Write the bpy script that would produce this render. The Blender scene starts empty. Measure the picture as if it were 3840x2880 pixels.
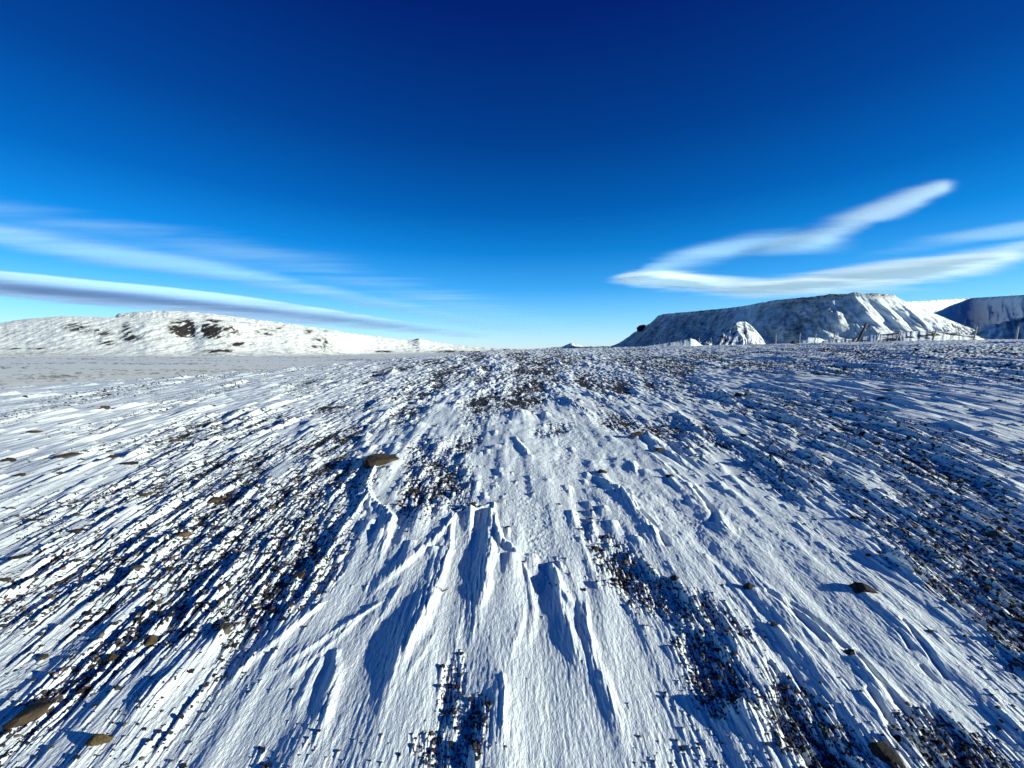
import bpy, math, random
import numpy as np
from mathutils import Vector

C = bpy.context.scene
COL = C.collection
R = math.radians
random.seed(7)
RNG = np.random.default_rng(11)

# ------------------------------------------------------------------ camera, world, sun, exposure
F = 1442.0                      # focal length in photograph pixels (3840 wide)
PITCH = R(5.15)
EYE = 1.5
cam_d = bpy.data.cameras.new("camera")
cam_d.sensor_fit = 'HORIZONTAL'
cam_d.sensor_width = 36.0
cam_d.lens = 36.0 * F / 3840.0
cam_d.clip_start = 0.05
cam_d.clip_end = 200000.0
cam = bpy.data.objects.new("camera", cam_d)
COL.objects.link(cam)
cam.location = (0, 0, EYE)
cam.rotation_euler = (R(90) - PITCH, 0, 0)
C.camera = cam

SUN_EL, SUN_AZ = R(13.8), R(107.0)      # azimuth clockwise from the view direction
world = bpy.data.worlds.new("World")
C.world = world
world.use_nodes = True
nt = world.node_tree
nt.nodes.clear()
out = nt.nodes.new('ShaderNodeOutputWorld')
bg = nt.nodes.new('ShaderNodeBackground')
sky = nt.nodes.new('ShaderNodeTexSky')
sky.sky_type = 'NISHITA'
sky.sun_disc = False
sky.sun_elevation = SUN_EL
sky.sun_rotation = SUN_AZ
sky.altitude = 1000
sky.air_density = 1.0
sky.dust_density = 0.3
sky.ozone_density = 10.0
# deep polarised-looking winter blue: flatten the sky round the compass, deepen it towards the zenith
gam = nt.nodes.new('ShaderNodeGamma')
gam.inputs[1].default_value = 0.4
tc = nt.nodes.new('ShaderNodeTexCoord')
sep = nt.nodes.new('ShaderNodeSeparateXYZ')
nt.links.new(tc.outputs['Generated'], sep.inputs[0])
deep = nt.nodes.new('ShaderNodeValToRGB')
SKY_RAMP = [(0.0, (.95, 1.0, .95)), (.03, (.80, .96, .97)), (.085, (.46, .80, .93)), (.15, (.13, .55, .85)), (.235, (.016, .35, .68)), (.32, (.004, .205, .50)), (.45, (.003, .10, .33)), (.63, (.003, .036, .215)), (.8, (.001, .018, .13)), (1.0, (.001, .012, .10))]
el = deep.color_ramp.elements
while len(el) < len(SKY_RAMP): el.new(0.5)
for q, (p, c) in enumerate(SKY_RAMP):
    el[q].position = p; el[q].color = c + (1,)
nt.links.new(sep.outputs['Z'], deep.inputs[0])
tint = nt.nodes.new('ShaderNodeVectorMath'); tint.operation = 'MULTIPLY'
scl = nt.nodes.new('ShaderNodeVectorMath'); scl.operation = 'SCALE'; scl.inputs['Scale'].default_value = 2.8
nt.links.new(sky.outputs[0], gam.inputs[0])
nt.links.new(gam.outputs[0], tint.inputs[0])
nt.links.new(deep.outputs[0], tint.inputs[1])
nt.links.new(tint.outputs[0], scl.inputs[0])
nt.links.new(scl.outputs[0], bg.inputs[0])
bg.inputs[1].default_value = 0.12
nt.links.new(bg.outputs[0], out.inputs[0])

sun_d = bpy.data.lights.new("sun", 'SUN')
sun_d.energy = 4.2
sun_d.angle = R(0.5)
sun_d.color = (1.0, 0.95, 0.82)
sun = bpy.data.objects.new("sun", sun_d)
COL.objects.link(sun)
SUN_DIR = Vector((math.cos(SUN_EL) * math.sin(SUN_AZ), math.cos(SUN_EL) * math.cos(SUN_AZ), math.sin(SUN_EL)))
sun.rotation_euler = SUN_DIR.to_track_quat('Z', 'Y').to_euler()

C.view_settings.view_transform = 'Standard'
C.view_settings.look = 'None'
C.view_settings.exposure = 0.9
C.view_settings.gamma = 1.0
C.cycles.max_bounces = 6
C.cycles.diffuse_bounces = 1
C.cycles.transparent_max_bounces = 24

# ------------------------------------------------------------------ numeric helpers
CP, SP = math.cos(PITCH), math.sin(PITCH)

def ray(px, py):
    """photograph pixel -> (x/y, z/y) of its sight line"""
    h = (np.asarray(px, float) - 1920.0) / F
    v = (np.asarray(py, float) - 1440.0) / F
    dy = CP - v * SP
    return h / dy, (-SP - v * CP) / dy

def project(x, y, z):
    zz = z - EYE
    f = y * CP - zz * SP
    u = y * SP + zz * CP
    f = np.where(f > 1e-3, f, 1e-3)
    return 1920.0 + F * x / f, 1440.0 - F * u / f

GA = np.linspace(0, 2 * np.pi, 256, endpoint=False)
GC, GS = np.cos(GA).astype(np.float32), np.sin(GA).astype(np.float32)

def noise(x, y, seed=0):
    x = np.asarray(x, np.float64); y = np.asarray(y, np.float64)
    ix = np.floor(x).astype(np.int64); iy = np.floor(y).astype(np.int64)
    fx = (x - ix).astype(np.float32); fy = (y - iy).astype(np.float32)
    def grad(ax, ay):
        h = (ax * 374761393 + ay * 668265263 + seed * 974634737) & 0xFFFFFFFF
        h = ((h ^ (h >> 13)) * 1274126177) & 0xFFFFFFFF
        return ((h ^ (h >> 16)) & 255).astype(np.int32)
    def dot(dx, dy):
        g = grad(ix + dx, iy + dy)
        return GC[g] * (fx - dx) + GS[g] * (fy - dy)
    ux = fx * fx * fx * (fx * (fx * 6 - 15) + 10)
    uy = fy * fy * fy * (fy * (fy * 6 - 15) + 10)
    a = dot(0, 0); b = dot(1, 0); c = dot(0, 1); d = dot(1, 1)
    return ((a + (b - a) * ux) * (1 - uy) + (c + (d - c) * ux) * uy) * 1.5

def fbm(x, y, seed=0, oct=4, gain=0.5, lac=2.03):
    s = 0; a = 1.0
    for k in range(oct):
        s = s + a * noise(x, y, seed + k * 17)
        x = x * lac + 3.7; y = y * lac - 1.9; a *= gain
    return s

def smooth(e0, e1, x):
    t = np.clip((x - e0) / (e1 - e0), 0, 1)
    return t * t * (3 - 2 * t)

# ------------------------------------------------------------------ materials
def new_mat(name):
    m = bpy.data.materials.new(name)
    m.use_nodes = True
    n = m.node_tree
    n.nodes.clear()
    o = n.nodes.new('ShaderNodeOutputMaterial')
    p = n.nodes.new('ShaderNodeBsdfPrincipled')
    n.links.new(p.outputs[0], o.inputs[0])
    return m, n, p, o

def nnode(n, kind, **kw):
    q = n.nodes.new(kind)
    for k, v in kw.items():
        if k.startswith('i_'):
            key = k[2:]
            q.inputs[int(key) if key.isdigit() else key].default_value = v
        else:
            setattr(q, k, v)
    return q

def mapped_noise(n, scale, stretch=(1, 1, 1), detail=3.0, rough=0.55):
    tc = nnode(n, 'ShaderNodeTexCoord')
    mp = nnode(n, 'ShaderNodeMapping')
    mp.inputs['Scale'].default_value = stretch
    nz = nnode(n, 'ShaderNodeTexNoise', i_Scale=scale, i_Detail=detail, i_Roughness=rough)
    n.links.new(tc.outputs['Object'], mp.inputs[0])
    n.links.new(mp.outputs[0], nz.inputs['Vector'])
    return nz.outputs[0]

def ramp(n, src, stops):
    r = nnode(n, 'ShaderNodeValToRGB')
    e = r.color_ramp.elements
    while len(e) < len(stops):
        e.new(0.5)
    for k, (p, c) in enumerate(stops):
        e[k].position = p
        e[k].color = tuple(c) + (1,) if len(c) == 3 else c
    n.links.new(src, r.inputs[0])
    return r.outputs[0]

def mixc(n, fac, a, b):
    m = nnode(n, 'ShaderNodeMix', data_type='RGBA')
    if hasattr(fac, 'links'): n.links.new(fac, m.inputs[0])
    else: m.inputs[0].default_value = fac
    for k, s in ((6, a), (7, b)):
        if hasattr(s, 'links'): n.links.new(s, m.inputs[k])
        else: m.inputs[k].default_value = tuple(s) + (1,)
    return m.outputs[2]

def math_n(n, op, a, b=None, c=None):
    m = nnode(n, 'ShaderNodeMath', operation=op)
    for k, s in enumerate((a, b, c)):
        if s is None: continue
        if hasattr(s, 'links'): n.links.new(s, m.inputs[k])
        else: m.inputs[k].default_value = s
    return m.outputs[0]

def attr(n, name):
    return nnode(n, 'ShaderNodeAttribute', attribute_name=name).outputs['Fac']

SNOW = (0.75, 0.85, 0.85)

def ground_material():
    m, n, p, o = new_mat('snow_and_gravel')
    snow = attr(n, 'snow')
    far = attr(n, 'far')
    speck = mapped_noise(n, 95, (1, 0.5, 1), 4, 0.7)
    edge = math_n(n, 'ADD', snow, math_n(n, 'MULTIPLY', math_n(n, 'SUBTRACT', speck, 0.5), 0.55))
    mask = ramp(n, edge, [(0.40, (0, 0, 0)), (0.60, (1, 1, 1))])
    dirt = ramp(n, mapped_noise(n, 130, (1, 1, 1), 5, 0.7), [(0.3, (0.012, 0.012, 0.013)), (0.54, (0.036, 0.035, 0.036)), (0.64, (0.085, 0.082, 0.08)), (0.73, (0.5, 0.55, 0.56))])
    fardirt = ramp(n, mapped_noise(n, 0.05, (1, 1, 1), 4, 0.6), [(0.35, (0.26, 0.27, 0.19)), (0.65, (0.42, 0.43, 0.32))])
    soil = mixc(n, far, dirt, fardirt)
    snowc = mixc(n, mapped_noise(n, 2.0, (1, 0.3, 1), 4, 0.6), SNOW, (0.69, 0.80, 0.81))
    fleck = ramp(n, mapped_noise(n, 0.07, (1, .35, 1), 6, .8), [(.50, (.76, .82, .70)), (.58, (.94, .96, .88))])
    snowc = mixc(n, math_n(n, 'MULTIPLY', far, .95), snowc, fleck)
    n.links.new(mixc(n, mask, soil, snowc), p.inputs['Base Color'])
    p.inputs['Roughness'].default_value = 0.72
    p.inputs['Specular IOR Level'].default_value = 0.18
    # wind-packed grain, drawn out along the wind
    g1 = mapped_noise(n, 150, (1, 0.5, 1), 3, 0.65)
    g2 = mapped_noise(n, 48, (1, 0.42, 1), 3, 0.6)
    b1 = nnode(n, 'ShaderNodeBump', i_Strength=0.5, i_Distance=0.006)
    b2 = nnode(n, 'ShaderNodeBump', i_Strength=0.5, i_Distance=0.010)
    near = math_n(n, 'SUBTRACT', 1.0, attr(n, 'mid'))
    n.links.new(math_n(n, 'MULTIPLY', near, 0.75), b1.inputs['Strength'])
    n.links.new(math_n(n, 'MULTIPLY', near, 0.6), b2.inputs['Strength'])
    n.links.new(g1, b1.inputs['Height']); n.links.new(g2, b2.inputs['Height'])
    n.links.new(b2.outputs[0], b1.inputs['Normal'])
    n.links.new(b1.outputs[0], p.inputs['Normal'])
    return m

def hill_material(name, rock_a, rock_b, scale, bump=1.0, snow=SNOW, lo=.42, hi=.62):
    m, n, p, o = new_mat(name)
    rock = attr(n, 'rock')
    nz = mapped_noise(n, scale, (1, 1, 1), 6, 0.7)
    e = math_n(n, 'ADD', rock, math_n(n, 'MULTIPLY', math_n(n, 'SUBTRACT', nz, 0.5), 1.3))
    mask = ramp(n, e, [(lo, (0, 0, 0)), (hi, (1, 1, 1))])
    rk = mixc(n, mapped_noise(n, scale * 2, (1, 1, 1), 4, 0.6), rock_a, rock_b)
    n.links.new(mixc(n, mask, snow, rk), p.inputs['Base Color'])
    p.inputs['Roughness'].default_value = 0.85
    p.inputs['Specular IOR Level'].default_value = 0.1
    b = nnode(n, 'ShaderNodeBump', i_Strength=0.5, i_Distance=bump)
    n.links.new(mapped_noise(n, scale * 1.5, (1, 1, 1), 6, 0.65), b.inputs['Height'])
    n.links.new(b.outputs[0], p.inputs['Normal'])
    return m

def stone_material(name, a, b, c):
    m, n, p, o = new_mat(name)
    col = ramp(n, mapped_noise(n, 28, (1, 1, 1), 6, 0.7), [(0.3, a), (0.52, b), (0.75, c)])
    n.links.new(col, p.inputs['Base Color'])
    p.inputs['Roughness'].default_value = 0.8
    p.inputs['Specular IOR Level'].default_value = 0.25
    bp = nnode(n, 'ShaderNodeBump', i_Strength=1.0, i_Distance=0.012)
    n.links.new(mapped_noise(n, 70, (1, 1, 1), 5, 0.7), bp.inputs['Height'])
    n.links.new(bp.outputs[0], p.inputs['Normal'])
    return m

M_GROUND = ground_material()
M_STONE = {
    'brown': stone_material('brown_stone', (0.016, 0.012, 0.008), (0.050, 0.037, 0.022), (0.10, 0.076, 0.045)),
    'ochre': stone_material('ochre_stone', (0.03, 0.022, 0.010), (0.085, 0.063, 0.028), (0.15, 0.115, 0.058)),
    'red': stone_material('reddish_stone', (0.045, 0.025, 0.02), (0.11, 0.062, 0.045), (0.17, 0.11, 0.085)),
    'black': stone_material('black_and_shaded_stone', (0.008, 0.008, 0.008), (0.022, 0.020, 0.018), (0.05, 0.042, 0.034)),  # dark stones, and shade painted onto right-hand stones facing away from the sun
    'grey': stone_material('grey_stone', (0.03, 0.028, 0.024), (0.08, 0.073, 0.06), (0.17, 0.155, 0.13)),
}

# ------------------------------------------------------------------ object helpers
def tag(o, label=None, cat=None, group=None, kind=None):
    if label: o['label'] = label
    if cat: o['category'] = cat
    if group: o['group'] = group
    if kind: o['kind'] = kind
    return o

def mesh_np(name, verts, quads=None, tris=None, mat=None, smooth_on=True, attrs=None, parent=None):
    me = bpy.data.meshes.new(name)
    nv = len(verts)
    me.vertices.add(nv)
    me.vertices.foreach_set('co', np.ascontiguousarray(verts, np.float32).ravel())
    loops = []; starts = []; tot = 0
    if quads is not None and len(quads):
        loops.append(np.asarray(quads, np.int32).ravel()); starts.append(np.arange(len(quads)) * 4); tot += 4 * len(quads)
    if tris is not None and len(tris):
        loops.append(np.asarray(tris, np.int32).ravel()); starts.append(tot + np.arange(len(tris)) * 3)
    loops = np.concatenate(loops).astype(np.int32); starts = np.concatenate(starts).astype(np.int32)
    me.loops.add(len(loops)); me.loops.foreach_set('vertex_index', loops)
    me.polygons.add(len(starts)); me.polygons.foreach_set('loop_start', starts)
    me.polygons.foreach_set('use_smooth', np.full(len(starts), smooth_on, bool))
    if attrs:
        for k, v in attrs.items():
            a = me.attributes.new(k, 'FLOAT', 'POINT')
            a.data.foreach_set('value', np.ascontiguousarray(v, np.float32).ravel())
    me.update(calc_edges=True)
    if mat: me.materials.append(mat)
    o = bpy.data.objects.new(name, me)
    COL.objects.link(o)
    if parent: o.parent = parent
    return o

def grid_quads(nr, nc, wrap=False):
    i = np.arange(nr - 1)[:, None]; j = np.arange(nc if wrap else nc - 1)[None, :]
    a = i * nc + j; b = i * nc + (j + 1) % nc
    return np.stack([a, b, b + nc, a + nc], -1).reshape(-1, 4)

# ------------------------------------------------------------------ ground: base form
# (photograph x, row of the near rise's skyline, distance of that skyline in metres)
LIP = [(-900, 1490, 20), (0, 1462, 24), (500, 1428, 27), (1000, 1388, 32), (1300, 1366, 38), (1600, 1336, 46), (1900, 1315, 56),
       (2300, 1304, 75), (2600, 1298, 70), (3000, 1290, 50), (3400, 1282, 36), (3840, 1277, 31), (4700, 1270, 27)]
lx = np.array([p[0] for p in LIP], float)
lt, ls = ray(lx, [p[1] for p in LIP])
lY = np.array([p[2] for p in LIP], float)
PH = np.radians(np.arange(-180, 181, 1.0))
tt = np.tan(np.clip(PH, R(-64), R(64)))
s_y = np.interp(tt, lt, ls)
Y_l = np.interp(tt, lt, lY)
back = smooth(R(62), R(120), np.abs(PH))
cosf = np.maximum(np.cos(np.clip(PH, R(-64), R(64))), 0.3)
s_r = s_y * cosf * (1 - back) + back * -0.02
R_l = Y_l / cosf * (1 - back) + back * 45
R0 = 0.62 * R_l
KQ = 0.055 / R_l
rr = np.geomspace(1, 200, 260)[None, :]
lo = np.full(len(PH), -0.5); hi = np.full(len(PH), 0.8)
for _ in range(40):
    mid = (lo + hi) / 2
    zz = mid[:, None] * rr - KQ[:, None] * np.maximum(rr - R0[:, None], 0) ** 2
    top = ((zz - EYE) / rr).max(1)
    lo = np.where(top < s_r, mid, lo); hi = np.where(top < s_r, hi, mid)
B_R = (lo + hi) / 2
def smooth_circ(a, k=5):
    for _ in range(k):
        a = 0.25 * np.roll(a, 1) + 0.5 * a + 0.25 * np.roll(a, -1)
    return a
B_R, R0, KQ = smooth_circ(B_R, 3), smooth_circ(R0), smooth_circ(KQ)
Z_FAR = np.interp(np.degrees(PH), [-180, -100, -60, -30, -12, 0, 12, 25, 40, 60, 100, 180], [-20, -25, -26, -26, -24, -20, -12, -8, -7, -4, -6, -20])

def base_z(x, y):
    r = np.hypot(x, y); ph = np.arctan2(x, y)
    b = np.interp(ph, PH, B_R); r0 = np.interp(ph, PH, R0); k = np.interp(ph, PH, KQ); zf = np.interp(ph, PH, Z_FAR)
    z = b * r - k * np.maximum(r - r0, 0) ** 2
    far = zf
    # soft maximum with the low ground beyond the rise
    d = z - far
    w = 0.8
    s = far + np.where(d > 20, d, w * np.log1p(np.exp(np.clip(d / w, -40, 30))))
    return np.where(r < r0, z, s)

def at(px, py, n=12):
    """where a photograph pixel meets the base ground"""
    t, s = ray(px, py)
    t = np.asarray(t, float); s = np.asarray(s, float)
    ph = np.arctan(t); b = np.interp(ph, PH, B_R) / np.cos(ph)
    y = EYE / np.maximum(b - s, 0.012)
    return t * y, y

def flow_u(x, y):
    return x * (1 + 0.75 * np.exp(-np.maximum(y, 0) / 3.0))

def flow_slope(x, y):
    e = 0.75 * np.exp(-max(y, 0) / 3.0)
    return x * (e / 3.0) / (1 + e)

# grid around the camera: fine in front, coarse behind
NT = 2500
T = np.linspace(-1.95, 1.95, NT)
phi = np.arctan(T)
rear = np.linspace(phi[-1], 2 * np.pi + phi[0], 92)[1:-1]
phi = np.concatenate([phi, rear])
NC = len(phi)
segs = [np.exp(np.arange(math.log(0.55), math.log(1.15), 0.01)),
        np.exp(np.arange(math.log(1.15), math.log(5.0), 0.0018)),
        np.exp(np.arange(math.log(5.0), math.log(16.0), 0.0036)),
        np.exp(np.arange(math.log(16.0), math.log(90.0), 0.0062)),
        np.exp(np.arange(math.log(90.0), math.log(26000.0), 0.03))]
rad = np.concatenate(segs)
NR = len(rad)
LNR = np.log(rad)
X = rad[:, None] * np.sin(phi)[None, :]
Y = rad[:, None] * np.cos(phi)[None, :]
Z0 = base_z(X, Y)
NN = int(np.searchsorted(rad, 90.0))          # rows that carry snow relief
xs = X[:NN, :NT]; ys = Y[:NN, :NT]
PX, PY = project(xs, ys, Z0[:NN, :NT])
U = flow_u(xs, ys); V = ys
RD = np.hypot(xs, ys)

# ------------------------------------------------------------------ where the gravel shows (photograph x, y, radii, turn in degrees, strength)
PATCH = [(1600, 1770, 130, 62, 35, 0.95), (1545, 1880, 130, 60, -30, 0.75), (1700, 1690, 90, 36, -20, 0.80), (1560, 1690, 90, 40, -10, 0.80), (1300, 1640, 260, 38, -20, 0.90), (1000, 1950, 330, 110, -28, 1.00), (1140, 2110, 190, 110, -40, 1.00),
         (880, 2250, 260, 90, -35, 1.00), (640, 2420, 300, 80, -40, 0.90), (300, 2560, 330, 70, -38, 0.75), (450, 2180, 420, 60, -25, 0.80), (250, 2380, 260, 40, -30, 0.80),
         (560, 2050, 420, 50, -22, 0.80), (330, 1880, 360, 30, -16, 0.60), (800, 1780, 420, 40, -16, 0.90), (500, 1660, 480, 22, -12, 0.70), (1150, 1560, 500, 28, -12, 0.80),
         (2340, 2150, 150, 70, 32, 1.10), (2480, 2250, 190, 60, 28, 1.10), (2660, 2330, 150, 50, 35, 0.70), (2640, 2470, 110, 60, 40, 0.90), (2700, 2590, 110, 75, 45, 1.10),
         (1690, 2620, 45, 170, 12, 1.20), (1620, 2840, 110, 90, 5, 1.10), (1780, 2740, 60, 120, 8, 0.70),
         (2990, 2760, 70, 170, -32, 1.10), (3080, 2880, 80, 120, -30, 0.90), (3560, 2830, 190, 70, 35, 0.80), (3780, 2470, 110, 60, 40, 0.40),
         (3330, 1990, 520, 60, 26, 0.79), (3600, 2180, 420, 90, 28, 0.79), (3480, 2060, 420, 60, 26, 0.72), (3780, 2100, 250, 120, 28, 0.72), (3100, 1800, 240, 36, 25, 0.79), (2700, 1660, 160, 32, 18, 1.10),
         (3450, 1760, 420, 40, 18, 0.65), (3700, 1690, 380, 40, 14, 0.58), (3050, 1590, 420, 30, 12, 0.65), (3600, 1560, 420, 30, 8, 0.50), (2880, 1500, 420, 26, 8, 0.64),
         (2420, 1610, 150, 34, 12, 1.00), (2060, 1620, 90, 24, -10, 0.90), (1980, 1500, 260, 40, 0, 0.80), (2250, 1440, 330, 40, 4, 0.88), (1800, 1400, 420, 40, -4, 0.72), (2500, 1370, 560, 36, 2, 0.88), (2000, 1345, 520, 22, 0, 0.80), (3200, 1400, 640, 24, 3, 0.58), (3200, 1320, 700, 20, 0, 0.58)]
SNOWY = [(2150, 1700, 330, 130, 5, 1.0), (2500, 1950, 330, 150, 35, 1.0), (2950, 2150, 420, 150, 35, 1.2), (3250, 2450, 480, 170, 38, 1.2), (1750, 2300, 300, 300, 0, 1.0), (2150, 2600, 330, 300, 0, 1.3),
         (1400, 2500, 300, 300, -35, 1.1), (1330, 2080, 120, 180, -40, .9), (1500, 2150, 120, 160, 0, .8), (2000, 2000, 150, 150, 0, .8), (900, 2760, 300, 110, -42, .9), (3000, 1900, 300, 50, 28, .7), (3300, 2200, 300, 70, 30, .8)]

def blobs(lst, px, py):
    s = np.zeros(px.shape, np.float32)
    for cx, cy, rx, ry, an, w in lst:
        c, q = math.cos(R(an)), math.sin(R(an))
        dx = px - cx; dy = py - cy
        e = ((dx * c + dy * q) / rx) ** 2 + ((-dx * q + dy * c) / ry) ** 2
        s = np.maximum(s, w * np.exp(-np.minimum(e, 30) * 0.8))
    return s

def gravel_at(px, py, u, v, rd):
    g = blobs(PATCH, px, py)
    sn = blobs(SNOWY, px, py)
    k = np.maximum(rd, 3) ** 0.5
    w = fbm(u / (0.45 * k), v / (1.3 * k), 5, 3)
    base = 0.22 + 0.16 * smooth(4, 14, rd) + 0.55 * w
    left = smooth(900, 0, px) * smooth(1640, 1420, py)
    base = base - 0.22 * left
    return np.clip(base * (1 - np.clip(sn, 0, 1)) * 0.85 + g * (0.75 + 0.5 * w), 0, 1.25)

G_AMT = gravel_at(PX, PY, U, V, RD)

# ------------------------------------------------------------------ snow depth over the gravel
def KN(lu, lv, seed, K, plain=False):
    """noise stretched along the wind whose grain coarsens with distance in steps, so that its streaks keep to the wind"""
    A, B = (xs, ys) if plain else (U, V)
    lg = np.log2(np.maximum(K[:, 0] if K.ndim == 2 else K, 0.25)); l0 = np.floor(lg).astype(int); f = lg - l0
    f = f * f * (3 - 2 * f)
    nrm = 1 / np.sqrt(f * f + (1 - f) ** 2)
    res = np.zeros(A.shape, np.float32)
    for l in range(l0.min(), l0.max() + 2):
        for off, wt in ((0, 1 - f), (1, f)):
            r = np.nonzero((l0 + off == l) & (wt > 1e-3))[0]
            if len(r) == 0: continue
            q = slice(r[0], r[-1] + 1); sc = 2.0 ** l
            res[q] += noise(A[q] / (lu * sc), B[q] / (lv * sc), seed + 131 * l) * ((wt * nrm)[q, None] * (l0[q, None] + off == l))
    return res
k = np.sqrt(np.maximum(RD, 1.5) / 1.5)
FN = np.clip(RD / 9.0, 0, 1)
STK = 1.15 - 0.9 * np.clip(blobs(SNOWY, PX, PY), 0, 1)
SIDE = smooth(350, 1300, np.abs(PX - 1950))
SNB = np.clip(blobs(SNOWY, PX, PY), 0, 1)
GBR = G_AMT + (0.34 * KN(0.075, 0.55, 25, k) + 0.26 * KN(0.028, 0.17, 26, k)) * smooth(.08, .35, G_AMT) * (.3 + .7 * SIDE)
GSM = 0.88 * smooth(0.25, 0.85, GBR)
K2 = k * k
D = (1 - GSM) * (0.021 + 0.0022 * np.minimum(K2, 8)) - GSM * (0.0020 * np.minimum(K2, 3.5) + 0.0004 * np.minimum(K2, 14))
D += 0.030 * fbm(U / 0.55, V / 2.2, 21, 3) * (0.55 + 0.45 * k / 3) * (1 - 0.8 * GSM)
D += GSM * (0.0040 * K2 ** .75 * KN(0.08, 0.24, 23, k) + 0.0022 * K2 ** .85 * KN(0.016, 0.06, 24, k))
def ridged(a): return 0.42 - np.abs(a)
D += (1 - .7 * GSM) * 0.0098 * STK * k * (ridged(KN(0.17, 1.25, 31, k)) * (0.5 + np.clip(KN(0.6, 1.5, 37, k) + .3, 0, 1)))
D += 0.0045 * np.maximum(STK - .15, 0.1) * np.clip(.5 + 1.2 * noise(U / 0.4, V / 0.9, 44), 0, 1) * k * ridged(KN(0.055, 0.45, 41, k))
D += 0.0013 * noise(U / 0.019, V / 0.045, 43) * smooth(7, 3, RD)
mid = smooth(5, 14, RD)
kk_ = k ** 1.3
D += mid * (0.022 * noise(U / 0.9, V / 2.6, 51) + 0.0062 * kk_ * (KN(0.03, 0.07, 53, kk_) * (1 - SIDE) + (1.7 * ridged(KN(0.085, 0.40, 54, kk_)) * np.clip(.5 + KN(.2, .5, 59, kk_), 0, 1) + 0.8 * ridged(KN(0.03, 0.2, 56, kk_))) * SIDE))
D += smooth(18, 40, RD) * 0.03 * noise(U / 1.9, V / 3.4, 55)

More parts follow.
